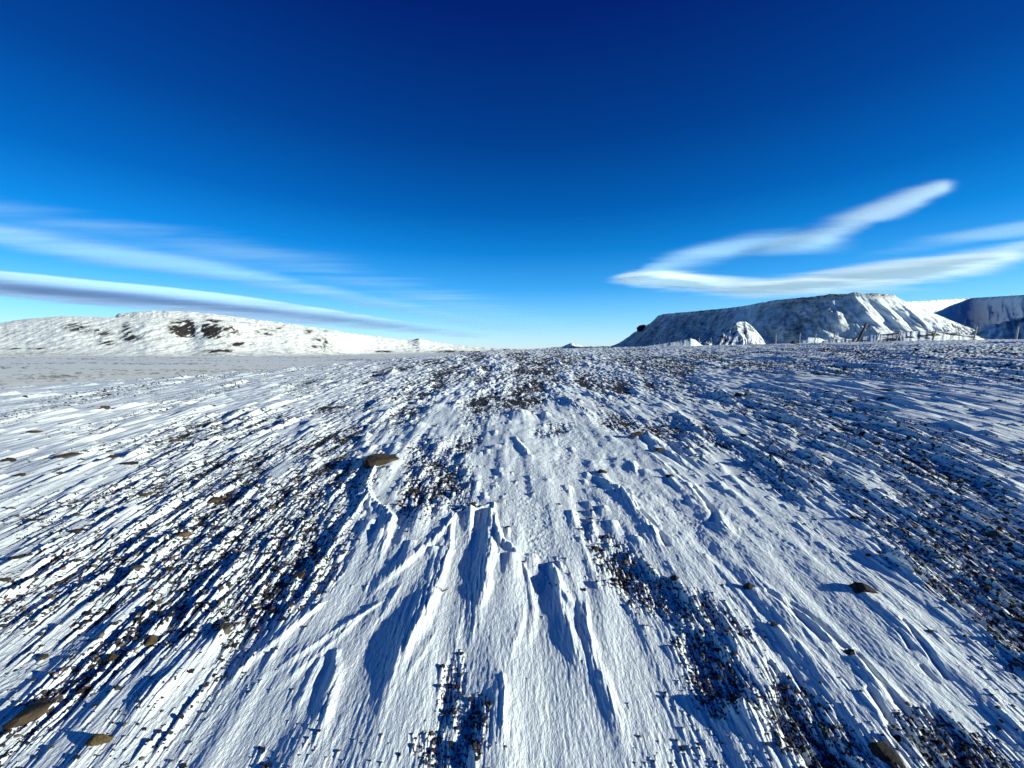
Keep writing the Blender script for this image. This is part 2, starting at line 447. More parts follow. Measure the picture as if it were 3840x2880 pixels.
# hand-placed drift ridges: photograph polyline from the upwind end, crest height, width on the shaded left, on the sunlit right
RIDGES = [
    ([(1422, 1739), (1389, 1810), (1380, 1848), (1395, 1881), (1445, 1916), (1476, 1957), (1455, 2029), (1430, 2105), (1407, 2181), (1377, 2287)], 0.0605, 0.048, 0.15),
    ([(1369, 1750), (1286, 1833), (1203, 1924), (1089, 2045)], 0.0388, 0.048, 0.16),
    ([(1286, 1765), (1195, 1818), (1089, 1893)], 0.0349, 0.048, 0.14),
    ([(1380, 1878), (1316, 1961), (1241, 2075), (1150, 2196), (1029, 2347)], 0.0427, 0.048, 0.16),
    ([(1392, 1893), (1389, 1939)], 0.031, 0.032, 0.08),
    ([(1301, 2048), (1256, 2105), (1195, 2196), (1135, 2287)], 0.0217, 0.032, 0.1),
    ([(1702, 1961), (1619, 2052), (1528, 2128), (1430, 2203), (1346, 2287)], 0.0326, 0.044, 0.13),
    ([(1703, 1939), (1691, 2075), (1652, 2196), (1591, 2332), (1516, 2498), (1430, 2680), (1346, 2869)], 0.0481, 0.048, 0.2),
    ([(1843, 1927), (1843, 2075), (1818, 2226), (1785, 2362), (1743, 2483), (1725, 2559)], 0.045, 0.056, 0.2),
    ([(1770, 1924), (1764, 2014), (1747, 2105)], 0.0233, 0.032, 0.08),
    ([(1717, 1927), (1785, 1921), (1849, 1896)], 0.0481, 0.02, 0.06),
    ([(1852, 1893), (1858, 1969), (1876, 2029), (1914, 2063), (1970, 2105), (2027, 2123), (2075, 2123)], 0.0512, 0.036, 0.06),
    ([(1864, 1939), (1883, 2045), (1876, 2120)], 0.0233, 0.024, 0.08),
    ([(1961, 2128), (1982, 2196), (2004, 2287), (1994, 2377), (1967, 2468)], 0.0248, 0.036, 0.05),
    ([(2075, 2128), (2088, 2196), (2110, 2241), (2148, 2287), (2186, 2296)], 0.0481, 0.044, 0.05),
    ([(2088, 2196), (2103, 2287), (2136, 2392), (2178, 2498), (2201, 2589)], 0.0326, 0.048, 0.1),
    ([(2203, 2287), (2212, 2377), (2242, 2498), (2287, 2634), (2330, 2755), (2363, 2892)], 0.0341, 0.04, 0.12),
    ([(2103, 2120), (2110, 2166)], 0.0233, 0.024, 0.05),
    ([(1262, 2456), (1265, 2529), (1247, 2619), (1210, 2755), (1180, 2892)], 0.0264, 0.044, 0.07),
    ([(1203, 2483), (1150, 2619), (1089, 2740)], 0.0233, 0.04, 0.1),
    ([(1422, 2287), (1331, 2347), (1225, 2408), (1089, 2498), (938, 2604)], 0.0171, 0.028, 0.11),
    ([(1362, 2332), (1256, 2423), (1120, 2529), (968, 2650)], 0.0155, 0.028, 0.11),
    ([(1498, 2226), (1422, 2347), (1369, 2408)], 0.014, 0.028, 0.1),
    ([(1210, 2287), (1089, 2377), (938, 2498), (787, 2650)], 0.0279, 0.04, 0.14),
    ([(1883, 2559), (1894, 2650), (1894, 2755), (1876, 2892)], 0.0217, 0.036, 0.12),
    ([(1619, 2408), (1558, 2529), (1505, 2650)], 0.0109, 0.024, 0.1),
    ([(1967, 2287), (1944, 2408), (1906, 2529)], 0.014, 0.024, 0.1),
    ([(1808, 2680), (1803, 2771), (1785, 2876)], 0.0233, 0.032, 0.06),
    ([(2300, 1842), (2340, 1850), (2370, 1880), (2410, 1940), (2450, 2000), (2520, 2110)], .055, .06, .16),
    ([(2240, 1800), (2330, 1850), (2430, 1960)], .030, .05, .14),
    ([(2310, 1730), (2370, 1740), (2390, 1800)], .050, .06, .14),
    ([(2470, 1698), (2530, 1720), (2600, 1772), (2680, 1830)], .055, .09, .18),
    ([(2430, 1708), (2520, 1770), (2610, 1850), (2660, 1930), (2700, 1990)], .045, .06, .16),
    ([(2690, 1930), (2720, 1985), (2760, 2040)], .03, .05, .10),
    ([(2540, 1560), (2600, 1600), (2650, 1640)], .09, .09, .25),
    ([(2800, 1570), (2950, 1620), (3120, 1690)], .07, .10, .30),
    ([(2560, 1590), (2760, 1660), (3000, 1790), (3250, 1960)], .05, .12, .40),
    ([(2380, 1640), (2480, 1680), (2600, 1760)], .04, .06, .2),
    ([(2120, 1500), (2180, 1540), (2250, 1570)], .10, .12, .30),
    ([(1930, 1650), (1960, 1690), (2000, 1740)], .05, .06, .12),
    ([(2640, 2100), (2720, 2170), (2800, 2290), (2900, 2440)], .034, .07, .22),
    ([(2800, 2150), (2880, 2220), (3000, 2320), (3130, 2450), (3280, 2620)], .040, .07, .25),
    ([(2920, 2255), (3010, 2330), (3110, 2440)], .028, .05, .14),
    ([(3190, 2462), (3260, 2530), (3340, 2620), (3408, 2690)], .050, .07, .16),
    ([(3366, 2385), (3420, 2450)], .028, .04, .10),
    ([(3390, 2350), (3460, 2430), (3560, 2560)], .030, .04, .14),
    ([(3270, 2620), (3330, 2720), (3370, 2800)], .022, .04, .10),
    ([(2925, 2640), (3010, 2720), (3090, 2800), (3160, 2880)], .060, .08, .20),
    ([(2880, 2370), (2960, 2420), (3080, 2520), (3180, 2640), (3280, 2760)], .030, .05, .16),
    ([(2870, 2480), (2930, 2560), (2970, 2600)], .028, .05, .10),
    ([(3230, 2240), (3340, 2320), (3480, 2440), (3620, 2560)], .028, .06, .2),
    ([(3480, 2180), (3640, 2290), (3840, 2420)], .026, .05, .2),
    ([(3100, 2060), (3300, 2170), (3560, 2340), (3800, 2520)], .030, .07, .3),
    ([(3300, 1960), (3500, 2080), (3700, 2210)], .03, .05, .2),
    ([(3250, 2560), (3480, 2700), (3700, 2860)], .02, .05, .2),
    ([(3550, 2440), (3700, 2560), (3840, 2690)], .02, .05, .2),
    ([(2760, 2660), (2820, 2720), (2900, 2830)], .045, .06, .15),
    ([(2560, 2330), (2640, 2400), (2720, 2480)], .045, .05, .14),
    ([(2680, 2350), (2760, 2420), (2830, 2490)], .045, .05, .14),
    ([(540, 2640), (640, 2560), (700, 2540)], .0, .05, .12),
    ([(690, 2560), (600, 2650), (500, 2760)], .025, .06, .14),
    ([(850, 2400), (740, 2490), (600, 2620), (420, 2790)], .032, .08, .20),
    ([(420, 1740), (330, 1775), (190, 1825), (40, 1880)], .06, .07, .25),
    ([(620, 1680), (540, 1710), (430, 1750)], .06, .07, .25),
    ([(160, 2190), (60, 2240), (-60, 2300)], .06, .08, .2),
    ([(900, 1980), (840, 2040), (760, 2120)], .05, .06, .14),
    ([(870, 1830), (780, 1880), (700, 1930)], .05, .06, .2),
    ([(1170, 1490), (1060, 1520), (960, 1550)], .10, .10, .4),
    ([(1110, 1580), (1020, 1620), (960, 1640)], .09, .09, .35),
    ([(1190, 1482), (1100, 1500)], .08, .10, .3),
]
# columns/rows touched by a ground rectangle
def window(xa, xb, ya, yb):
    cx = np.array([xa, xa, xb, xb]); cy = np.array([ya, yb, ya, yb])
    if cy.min() <= 0.25: cy = np.maximum(cy, 0.25)
    t = cx / cy; r = np.hypot(cx, cy)
    rmin = r.min()
    if xa < 0 < xb: rmin = min(rmin, max(ya, 0.25))
    c0 = int((t.min() - T[0]) / (T[1] - T[0])); c1 = int((t.max() - T[0]) / (T[1] - T[0])) + 2
    i0 = int(np.searchsorted(rad, rmin)) - 1; i1 = int(np.searchsorted(rad, r.max())) + 1
    return max(i0, 0), min(i1, NN), max(c0, 0), min(c1, NT)

D += SNB * smooth(2250, 1900, PY) * (0.006 * k * KN(0.10, 0.13, 57, k) + 0.0045 * k * ridged(KN(0.05, 0.06, 58, k)))
WARP = 0.018 * noise(xs / 0.16, ys / 0.3, 61) + 0.008 * noise(xs / 0.05, ys / 0.12, 63)
FLUTE = fbm(U / 0.03, V / 0.24, 64, 3)
def add_ridge(pts, h, wl, wr):
    if h <= 0: return
    gx, gy = at([p[0] for p in pts], [p[1] for p in pts])
    ma = wl + wr + 0.1
    i0, i1, c0, c1 = window(gx.min() - ma, gx.max() + ma, gy.min() - ma, gy.max() + ma)
    if i1 <= i0 or c1 <= c0: return
    x = xs[i0:i1, c0:c1] + WARP[i0:i1, c0:c1]; y = ys[i0:i1, c0:c1]
    seg = np.hypot(np.diff(gx), np.diff(gy)); cum = np.concatenate([[0], np.cumsum(seg)]); L = cum[-1]
    best = np.full(x.shape, 1e9); bs = np.zeros(x.shape); bd = np.zeros(x.shape)
    for a in range(len(seg)):
        ex, ey = gx[a + 1] - gx[a], gy[a + 1] - gy[a]
        l2 = ex * ex + ey * ey + 1e-9
        q = np.clip(((x - gx[a]) * ex + (y - gy[a]) * ey) / l2, 0, 1)
        dx = x - gx[a] - q * ex; dy = y - gy[a] - q * ey
        d = np.sqrt(dx * dx + dy * dy + 4e-5)
        side = np.sign((x - gx[a]) * -ey + (y - gy[a]) * ex)     # + = sunlit side when the line runs towards the camera
        m = d < best
        best = np.where(m, d, best); bs = np.where(m, cum[a] + q * seg[a], bs); bd = np.where(m, side, bd)
    s = bs / L
    taper = smooth(-0.02, 0.06, s + 0.03) * (1 - smooth(0.62, 1.0, s))
    wid = 0.55 + 0.45 * smooth(0, 0.4, s)
    w = np.where(bd < 0, wr, wl) * wid
    q = np.clip(1 - best / w, 0, 1)
    prof = q * q * (1.6 - 0.6 * q)
    fl = 1 + 0.30 * FLUTE[i0:i1, c0:c1] * (best < w)
    D[i0:i1, c0:c1] += (0.58 * h * taper * prof * fl).astype(D.dtype)

GROOVES = [
    ([(3200, 2470), (3262, 2540), (3340, 2635), (3402, 2698)], .024, .036),
    ([(2480, 1708), (2530, 1735), (2584, 1768)], .05, .075), ([(2505, 1757), (2555, 1800), (2600, 1842)], .03, .045), ([(2600, 1842), (2645, 1893), (2660, 1915)], .028, .04), ([(2655, 1905), (2672, 1940), (2680, 1966)], .04, .055),
    ([(3386, 2350), (3450, 2430), (3550, 2560)], .015, .022), ([(3364, 2388), (3415, 2452)], .014, .02), ([(3265, 2620), (3320, 2700), (3358, 2790)], .016, .024),
    ([(2930, 2655), (3010, 2740), (3080, 2820), (3140, 2880)], .03, .05), ([(2345, 1845), (2400, 1925), (2440, 1988)], .03, .042), ([(2400, 1925), (2450, 1980), (2500, 2060)], .02, .035),
    ([(2885, 2510), (2930, 2560), (2960, 2596)], .015, .025), ([(3460, 2520), (3505, 2570)], .012, .018), ([(2890, 2240), (2960, 2300), (3080, 2420)], .018, .035), ([(2960, 2280), (3080, 2370), (3180, 2480)], .015, .04),
]
def add_groove(pts, depth, hw):
    gx, gy = at([p[0] for p in pts], [p[1] for p in pts])
    i0, i1, c0, c1 = window(gx.min() - hw - .05, gx.max() + hw + .05, gy.min() - hw - .05, gy.max() + hw + .05)
    if i1 <= i0 or c1 <= c0: return
    x = xs[i0:i1, c0:c1] + 0.6 * WARP[i0:i1, c0:c1]; y = ys[i0:i1, c0:c1]
    best = np.full(x.shape, 1e9); L = 0
    for a in range(len(gx) - 1):
        ex, ey = gx[a + 1] - gx[a], gy[a + 1] - gy[a]
        q = np.clip(((x - gx[a]) * ex + (y - gy[a]) * ey) / (ex * ex + ey * ey + 1e-9), 0, 1)
        best = np.minimum(best, np.hypot(x - gx[a] - q * ex, y - gy[a] - q * ey))
    D[i0:i1, c0:c1] -= (np.minimum(depth, .020) * smooth(hw, 0, best)).astype(D.dtype)
for g_ in GROOVES:
    add_groove(*g_)
for pts_, h_, a_, b_ in RIDGES:
    add_ridge(pts_, h_ * (0.5 if pts_[0][0] > 2350 and pts_[0][1] > 1650 else 1), a_, b_)
# ------------------------------------------------------------------ stones to come (needed for their snow tails)
# photograph x, y (middle), width in pixels, height/width, colour (right-hand ones black to paint their shaded side), label
STONES = [
    (126, 1626, 52, .42, 'brown', 'dark hump-backed stone alone at the far left edge with a white drift tail'),
    (392, 1536, 34, .5, 'brown', 'small upright brown stone standing in the thin streaky snow farthest left'),
    (35, 1731, 70, .22, 'brown', 'low flat stone cut by the left edge above the long brown ledge'),
    (262, 1722, 95, .2, 'brown', 'long low brown ledge with snow banked along its near side'),
    (418, 1733, 50, .4, 'brown', 'humped brown stone at the head of the longest white tail on the left'),
    (492, 1746, 68, .2, 'black', 'flat dark stone just right of the humped brown stone with the long tail'),
    (660, 1655, 42, .28, 'red', 'thin reddish slab capping a white drift in the left middle distance'),
    (75, 1797, 52, .2, 'brown', 'thin dark slab below the low flat stone at the left edge'),
    (215, 1771, 40, .22, 'brown', 'small flat brown chip below the long brown ledge'),
    (294, 1889, 42, .4, 'red', 'pointed rusty red stone on the streaky snow at left'),
    (555, 1857, 50, .3, 'ochre', 'low olive brown stone at the tip of a dark shadow streak, left'),
    (808, 1873, 76, .28, 'brown', 'flat brown slab with a deep blue shadow hollow on its left'),
    (685, 2013, 62, .3, 'ochre', 'flat tan stone capping a short white drift in the left gravel'),
    (300, 2004, 58, .3, 'black', 'dark grey stone in a long shadow streak on the left'),
    (418, 2035, 22, .7, 'red', 'small round reddish pebble right of the dark grey stone in shadow'),
    (378, 2015, 20, .6, 'red', 'small reddish pebble close right of the dark grey stone in shadow'),
    (255, 2100, 24, .7, 'red', 'small rusty round stone on a white streak at lower left'),
    (60, 2118, 56, .35, 'black', 'dark stone half sunk in shadow at the left edge'),
    (15, 2196, 48, .45, 'brown', 'dark brown stone cut by the left edge above the bright white drift'),
    (515, 2154, 50, .35, 'grey', 'grey brown stone lying in the gravel below the left middle slopes'),
    (565, 2412, 76, .75, 'ochre', 'large round ochre stone standing clear of the gravel at lower left'),
    (422, 2486, 64, .6, 'brown', 'oblong tan brown stone downhill of the large round ochre stone'),
    (160, 2472, 46, .6, 'brown', 'small tan brown stone with a long shadow near the lower left edge'),
    (192, 2545, 30, .8, 'grey', 'small round grey stone below the tan one near the lower left edge'),
    (840, 2385, 66, .6, 'grey', 'rounded speckled grey stone with orange flank at the head of a big drift'),
    (742, 2287, 38, .45, 'black', 'dark flat stone with a white tail uphill of the speckled grey stone'),
    (590, 2270, 34, .55, 'grey', 'grey brown pebble at the head of a thin white tail above the orange stone'),
    (520, 2316, 52, .45, 'red', 'orange rust stone between white streaks above the large ochre stone'),
    (112, 2690, 215, .36, 'brown', 'largest brown slab, wedge shaped, cut by the lower left edge'),
    (366, 2812, 112, .5, 'ochre', 'tan block on a white drift beside the broad shadow at the bottom left'),
    (438, 2612, 42, .5, 'brown', 'small brown stone between white streaks right of the largest slab'),
    (682, 2708, 26, .9, 'black', 'small black pebble standing in the shadow band at lower left'),
    (1123, 2166, 76, .38, 'brown', 'flat brown stone topping the short wide white drift in the dark gravel'),
    (1097, 2282, 32, .6, 'brown', 'small brown stone below the flat one in the dark gravel'),
    (1445, 1736, 160, .2, 'brown', 'broad flat brown rock at the head of the central curling drift'),
    (1125, 2030, 46, .45, 'ochre', 'ochre stone in the gravel left of the central drifts'),
    (1020, 1912, 32, .5, 'red', 'reddish stone at a drift head left of the broad flat rock'),
    (1106, 1866, 28, .3, 'grey', 'small flat grey chip on the smooth snow left of the curling drift'),
    (1013, 1866, 30, .4, 'brown', 'small brown chip uphill of the reddish stone'),
    (1769, 1906, 46, .6, 'black', 'black stone tucked in the shadowed hollow behind the snow cornice'),
    (1905, 1986, 26, .6, 'black', 'black pebble beside the right arm of the snow cornice'),
    (2255, 1781, 46, .35, 'black', 'black flat stone on the smooth snow right of centre'),
    (2512, 1800, 34, .45, 'black', 'small jagged black stone below the long snow pit'),
    (2380, 1640, 66, .5, 'black', 'tilted black stone with a wide shadow in the middle of the snow'),
    (2480, 1700, 66, .14, 'brown', 'thin brown slab lying along the upper rim of the long snow pit'),
    (2217, 1970, 24, .5, 'black', 'upper of two tiny black stones on bare central snow'),
    (2268, 2018, 38, .4, 'black', 'lower of two tiny black stones on bare central snow'),
    (2770, 1495, 40, .6, 'black', 'rounded black boulder far back on the right slope'),
    (2790, 1637, 38, .5, 'black', 'black stone at the tip of a white rib on the right slope'),
    (3235, 1630, 40, .55, 'black', 'angular black block with a sharp top right corner on the right slope'),
    (3286, 1663, 28, .4, 'black', 'low black stone just below the angular black block'),
    (3305, 1502, 46, .35, 'black', 'low dark stone at upper right with a shadow on its left'),
    (3195, 1509, 38, .35, 'black', 'low dark stone left of its like at upper right'),
    (3318, 1468, 62, .22, 'black', 'wide flat dark stone highest on the right slope'),
    (3610, 1661, 26, .6, 'black', 'small round dark stone on the far right streaks'),
    (3345, 1812, 16, 1.6, 'black', 'thin pointed black stone sticking up beside its long shadow'),
    (3200, 1954, 44, .5, 'black', 'round black stone at the lower edge of the right gravel band'),
    (3300, 1990, 28, .5, 'black', 'small black stone right of the round one on the gravel edge'),
    (3512, 2052, 36, .65, 'black', 'black boulder set on a white rib inside the right gravel band'),
    (2812, 2218, 66, .35, 'black', 'low black stone with a broad blue shadow right of the middle gravel'),
    (2762, 2650, 108, .5, 'black', 'big rough black brown stone at the foot of the lower middle gravel'),
    (3230, 2215, 100, .36, 'black', 'largest black stone alone on the smooth snow at right'),
    (3190, 2464, 54, .55, 'black', 'black wedge at the head of the long straight groove'),
    (3330, 2868, 135, .3, 'black', 'dark slab cut by the bottom edge at lower right'),
    (3442, 2676, 28, .8, 'black', 'small black pebble right of the groove end'),
    (3492, 2385, 32, .4, 'black', 'small black sliver above the paired grooves on the right'),
    (3522, 2788, 34, 1.1, 'black', 'upright black stone in the snow at the bottom right'),
    (3818, 2470, 34, .55, 'black', 'black stone cut by the right edge'),
    (3505, 2214, 30, .4, 'black', 'little black sliver below the right gravel band'),
    (2532, 2190, 44, .35, 'black', 'black oblong stone lying clear on the snow above the middle gravel'),
    (2906, 2363, 44, .5, 'brown', 'brown stone clump at the head of a white rib, lower right'),
    (3742, 2748, 30, .5, 'black', 'low black chip among streaks near the lower right corner'),
    (2975, 1284, 26, .6, 'black', 'small dark boulder on the skyline below the left half of the fence'),
]

TAILS = []      # x, y, pebble radius, tail height, half width, length
for px, py, w, hr, colr, lab in STONES:
    if py < 1330: continue
    gx, gy = at(px, py + w * hr * 0.3)
    r = w * gy / F * 0.5
    TAILS.append((gx, gy - r * 0.3, r, r * min(hr, .6) * (0.45 if w > 60 else .62) + 0.004, r * 0.8, r * (5 if w > 60 else 9)))

# pebbles scattered evenly over the picture of the ground, each with its own tail
NP = 120000
ppx = RNG.uniform(-420, 4260, NP)
ppy = 1312 + (2960 - 1312) * RNG.uniform(0, 1, NP) ** 1.25
gx, gy = at(ppx, ppy)
grd = np.hypot(gx, gy)
gam_ = gravel_at(ppx, ppy, flow_u(gx, gy), gy, grd)
snw_ = np.clip(blobs(SNOWY, ppx, ppy) * 1.6, 0, 1)
keep = (RNG.uniform(0, 1, NP) < np.clip((gam_ - 0.2) * 1.5, 0.07 * (1 - snw_) + 0.0002, 1)) & (grd < 80) & (grd > 1.1)
gx, gy, grd, gam_, ppx, ppy = (a[keep] for a in (gx, gy, grd, gam_, ppx, ppy))
size_px = np.minimum(np.exp(RNG.normal(0, 0.6, len(gx))) * (2.1 + 1.2 * smooth(1400, 2300, ppy)), 11)
prad = np.clip(size_px * gy / F, 0.0035, 0.10)
prad *= np.where(ppy > 2300, 1.15, 1.0)
order = np.argsort(-prad)
gx, gy, grd, gam_, prad = (a[order] for a in (gx, gy, grd, gam_, prad))
lenf = RNG.uniform(6, 18, len(gx)); htf = RNG.uniform(.26, .72, len(gx)); wdf = RNG.uniform(.7, 1.3, len(gx))
side = smooth(500, 1500, np.abs(project(gx, gy, base_z(gx, gy))[0] - 1920))
lenf *= 0.55 + 0.9 * side
for a in range(len(gx)):
    TAILS.append((gx[a], gy[a], prad[a], prad[a] * htf[a], max(prad[a] * wdf[a], .0036 * gy[a]), prad[a] * lenf[a]))

NH = 2600
hx = RNG.uniform(-300, 4140, NH); hy = 1345 + 780 * RNG.uniform(0, 1, NH) ** 1.4
hkeep = RNG.uniform(0, 1, NH) > np.clip(blobs(SNOWY, hx, hy) * 1.3, 0, .96)
hx, hy = hx[hkeep], hy[hkeep]
hgx, hgy = at(hx, hy)
hs = np.exp(RNG.normal(math.log(11), .45, len(hx))) * hgy / F
hs = np.minimum(hs, .38)
for a in range(len(hx)):
    if np.hypot(hgx[a], hgy[a]) < 75:
        TAILS.append((hgx[a], hgy[a], hs[a], hs[a] * RNG.uniform(.28, .5), hs[a] * RNG.uniform(.8, 1.2), hs[a] * RNG.uniform(4, 9) * (0.6 + .6 * min(1, abs(hx[a] - 1950) / 1300))))

for x0, y0, pr, h, w, L in TAILS:
    sl = flow_slope(x0, y0)
    x1 = x0 - sl * L
    i0, i1, c0, c1 = window(min(x0, x1) - 2 * w, max(x0, x1) + 2 * w, y0 - L, y0 + pr)
    if i1 - i0 < 1 or c1 - c0 < 1: continue
    x = xs[i0:i1, c0:c1]; y = ys[i0:i1, c0:c1]
    a = y0 - y
    b = np.abs(x - x0 + sl * a) / (w * (1 + 0.25 * np.clip(a / L, 0, 1)))
    f = np.clip(1 - a / L, 0, 1) * np.clip(1 + a / (0.5 * pr), 0, 1)
    q = np.clip(1 - b, 0, 1)
    D[i0:i1, c0:c1] += (h * np.sqrt(f) * f ** .3 * q * (1.5 - .5 * q)).astype(D.dtype)

# gravel surface under the snow
GR = 0.0028 * k * KN(0.03, 0.04, 71, k, True) + 0.0018 * k * KN(0.014, 0.018, 73, k, True)
LIM = np.minimum(1, 3.2 / k)
GR *= LIM
D = np.where(G_AMT < 0.14, np.maximum(D, GR + 0.009 * k), D)
surf = np.maximum(D, GR)
fade = smooth(88, 60, RD)
SN = np.clip(0.5 + (D - GR) / (0.010 * k), 0, 1)
kg = k ** 1.4
grit = KN(0.010, 0.030, 75, kg) + 0.5 * KN(0.006, 0.012, 76, kg)
amt = np.clip(smooth(0.10, 0.45, G_AMT) + 0.55 * smooth(1560, 1400, PY) * (1 - SNB), 0, 1)
SN -= amt * np.clip((grit - 0.20 + 0.07 * smooth(7, 3, RD)) * 2.4, 0, 1)
SN = np.clip(SN, 0, 1)
Z = Z0.copy()
edge_c = smooth(0, 60, np.arange(NT)) * smooth(NT - 1, NT - 61, np.arange(NT))
Z[:NN, :NT] += surf * fade * edge_c[None, :]

# far ground: snow over pale winter grass, in broad bands
snow_all = np.ones(X.shape, np.float32)
rall = np.hypot(X, Y)
cover = 0.68 + 0.26 * fbm(X / 9, Y / 9, 81, 4, 0.7) + 0.24 * fbm(X / 260, Y / 90, 83, 3)
cover += 0.45 * np.exp(-((rall - 235) / 40) ** 2) - 0.25 * np.exp(-((rall - 330) / 55) ** 2)
snow_all[:] = np.clip(cover, 0, 1)
snow_all[:NN, :NT] = SN * fade + (1 - fade) * snow_all[:NN, :NT]
far_a = smooth(60, 240, rall) * (1 - 0.6 * smooth(420, 1200, rall))
mid_a = smooth(6, 14, rall)

verts = np.stack([X, Y, Z], -1).reshape(-1, 3)
centre = np.array([[0, 0, float(base_z(np.array([0.01]), np.array([0.01]))[0])]])
quads = grid_quads(NR, NC, wrap=True)
cen_i = len(verts)
fan = np.stack([np.full(NC, cen_i), (np.arange(NC) + 1) % NC, np.arange(NC)], -1)
quads = quads[:, ::-1]
verts = np.concatenate([verts, centre])
ext = lambda a, v: np.concatenate([a.ravel(), [v]])
ground = mesh_np('ground', verts, quads, fan, M_GROUND, True, {'snow': ext(snow_all, 1), 'far': ext(far_a, 0), 'mid': ext(mid_a, 0)})
tag(ground, 'wind-scoured snow and dark gravel sloping from the camera to the plain', 'ground', kind='structure')

def ground_z(x, y):
    """height of the finished ground at points in front of the camera"""
    x = np.atleast_1d(np.asarray(x, float)); y = np.atleast_1d(np.asarray(y, float))
    c = np.clip(np.rint((x / np.maximum(y, .2) - T[0]) / (T[1] - T[0])).astype(int), 0, NT - 1)
    i = np.clip(np.searchsorted(rad, np.hypot(x, y)), 0, NR - 1)
    return Z[i, c]

# ------------------------------------------------------------------ stones
def ico(sub):
    t = (1 + 5 ** .5) / 2
    v = [(-1, t, 0), (1, t, 0), (-1, -t, 0), (1, -t, 0), (0, -1, t), (0, 1, t), (0, -1, -t), (0, 1, -t), (t, 0, -1), (t, 0, 1), (-t, 0, -1), (-t, 0, 1)]
    f = [(0, 11, 5), (0, 5, 1), (0, 1, 7), (0, 7, 10), (0, 10, 11), (1, 5, 9), (5, 11, 4), (11, 10, 2), (10, 7, 6), (7, 1, 8), (3, 9, 4), (3, 4, 2), (3, 2, 6), (3, 6, 8), (3, 8, 9), (4, 9, 5), (2, 4, 11), (6, 2, 10), (8, 6, 7), (9, 8, 1)]
    v = [np.array(p) / np.linalg.norm(p) for p in v]
    for _ in range(sub):
        cache = {}; nf = []
        def m(a, b):
            kk = (min(a, b), max(a, b))
            if kk not in cache:
                p = v[a] + v[b]; v.append(p / np.linalg.norm(p)); cache[kk] = len(v) - 1
            return cache[kk]
        for a, b, c in f:
            ab, bc, ca = m(a, b), m(b, c), m(c, a)
            nf += [(a, ab, ca), (b, bc, ab), (c, ca, bc), (ab, bc, ca)]
        f = nf
    return np.array(v), np.array(f)

ICO0, ICO1, ICO4 = ico(0), ico(1), ico(4)

def stone_verts(rng, base, cuts=9, rough=0.05, l0=.45, l1=.85):
    v = base.copy()
    for _ in range(cuts):                                   # chop facets off a ball
        d = rng.normal(size=3); d /= np.linalg.norm(d)
        lim = rng.uniform(l0, l1)
        s = v @ d
        v = v - np.maximum(s - lim, 0)[:, None] * d * 0.92
    o = rng.uniform(0, 50, 2)
    n = fbm(v[:, 0] * 1.7 + o[0] + v[:, 2], v[:, 1] * 1.7 + o[1] - v[:, 2], 91, 6, .6)
    return v * (1 + rough * n)[:, None]

def make_stone(px, py, w, hr, colr, lab):
    gx, gy = at(px, py + w * hr * 0.3)
    gx, gy = float(gx), float(gy)
    r = w * gy / F * 0.5
    rng = np.random.default_rng(int(px * 7 + py))
    v = stone_verts(rng, ICO4[0], 15, 0.10, .38, .78)
    v = v / np.abs(v[:, :2]).max()
    v[:, 2] /= np.abs(v[:, 2]).max()
    depth = r * rng.uniform(0.7, 1.0)
    hh = r * hr * 1.25
    v = v * np.array([r, depth, hh])
    if px in (112, 1445, 366, 3190, 3235):                  # tilted blocks and wedges
        v[:, 2] += v[:, 0] * {112: 0.22, 1445: -0.03, 366: 0.12, 3190: -.25, 3235: .3}[px]
    a = rng.uniform(-0.35, 0.35)
    if w > 90: a *= 0.5
    ca, sa = math.cos(a), math.sin(a)
    v = np.stack([v[:, 0] * ca - v[:, 1] * sa, v[:, 0] * sa + v[:, 1] * ca, v[:, 2]], -1)
    z = float(np.median(ground_z(gx + r * np.linspace(-.5, .5, 5), np.full(5, gy + depth * 0.4))))
    o = mesh_np('stone', v, None, ICO4[1], M_STONE[colr], True)
    o.location = (gx, gy, z + hh * 0.22)
    tag(o, lab, 'stone', 'stones lying on the windswept snow')
    return o

for s in STONES:
    make_stone(*s)

# loose pebbles: the larger ones one by one, the rest as gravel nobody could count
pz = ground_z(gx, gy + prad * 0.2)
px_size = prad / gy * F
big = np.argsort(-np.where((gy < 12) & (np.abs(gx / gy) < 1.3), px_size, 0))[:150]
isbig = np.zeros(len(gx), bool); isbig[big] = True
proto = []
for q in range(8):
    rng = np.random.default_rng(500 + q)
    v = stone_verts(rng, ico(2)[0], 8, 0.08)
    proto.append(v)
pmesh = []
F2 = ico(2)[1]
for q in range(8):
    o = mesh_np('pebble', proto[q] * np.array([1.0, 0.85, 0.62]), None, F2, M_STONE[('black', 'brown', 'grey', 'black', 'brown', 'black', 'red', 'black')[q]], True)
    pmesh.append(o)
for cnt, a in enumerate(big):
    if cnt < 8: o = pmesh[cnt]
    else:
        o = pmesh[cnt % 8].copy(); COL.objects.link(o)
    o.location = (gx[a], gy[a] + prad[a] * .15, pz[a] + prad[a] * 0.05)
    s = prad[a]
    o.scale = (s, s, s)
    o.rotation_euler = (RNG.uniform(-.3, .3), RNG.uniform(-.3, .3), RNG.uniform(0, 6.28))
    tag(o, 'small dark pebble poking out of the streaky snow among the gravel', 'pebble', 'loose pebbles among the gravel')

GV, GT = [], []
off = 0
rest = np.where(~isbig)[0]
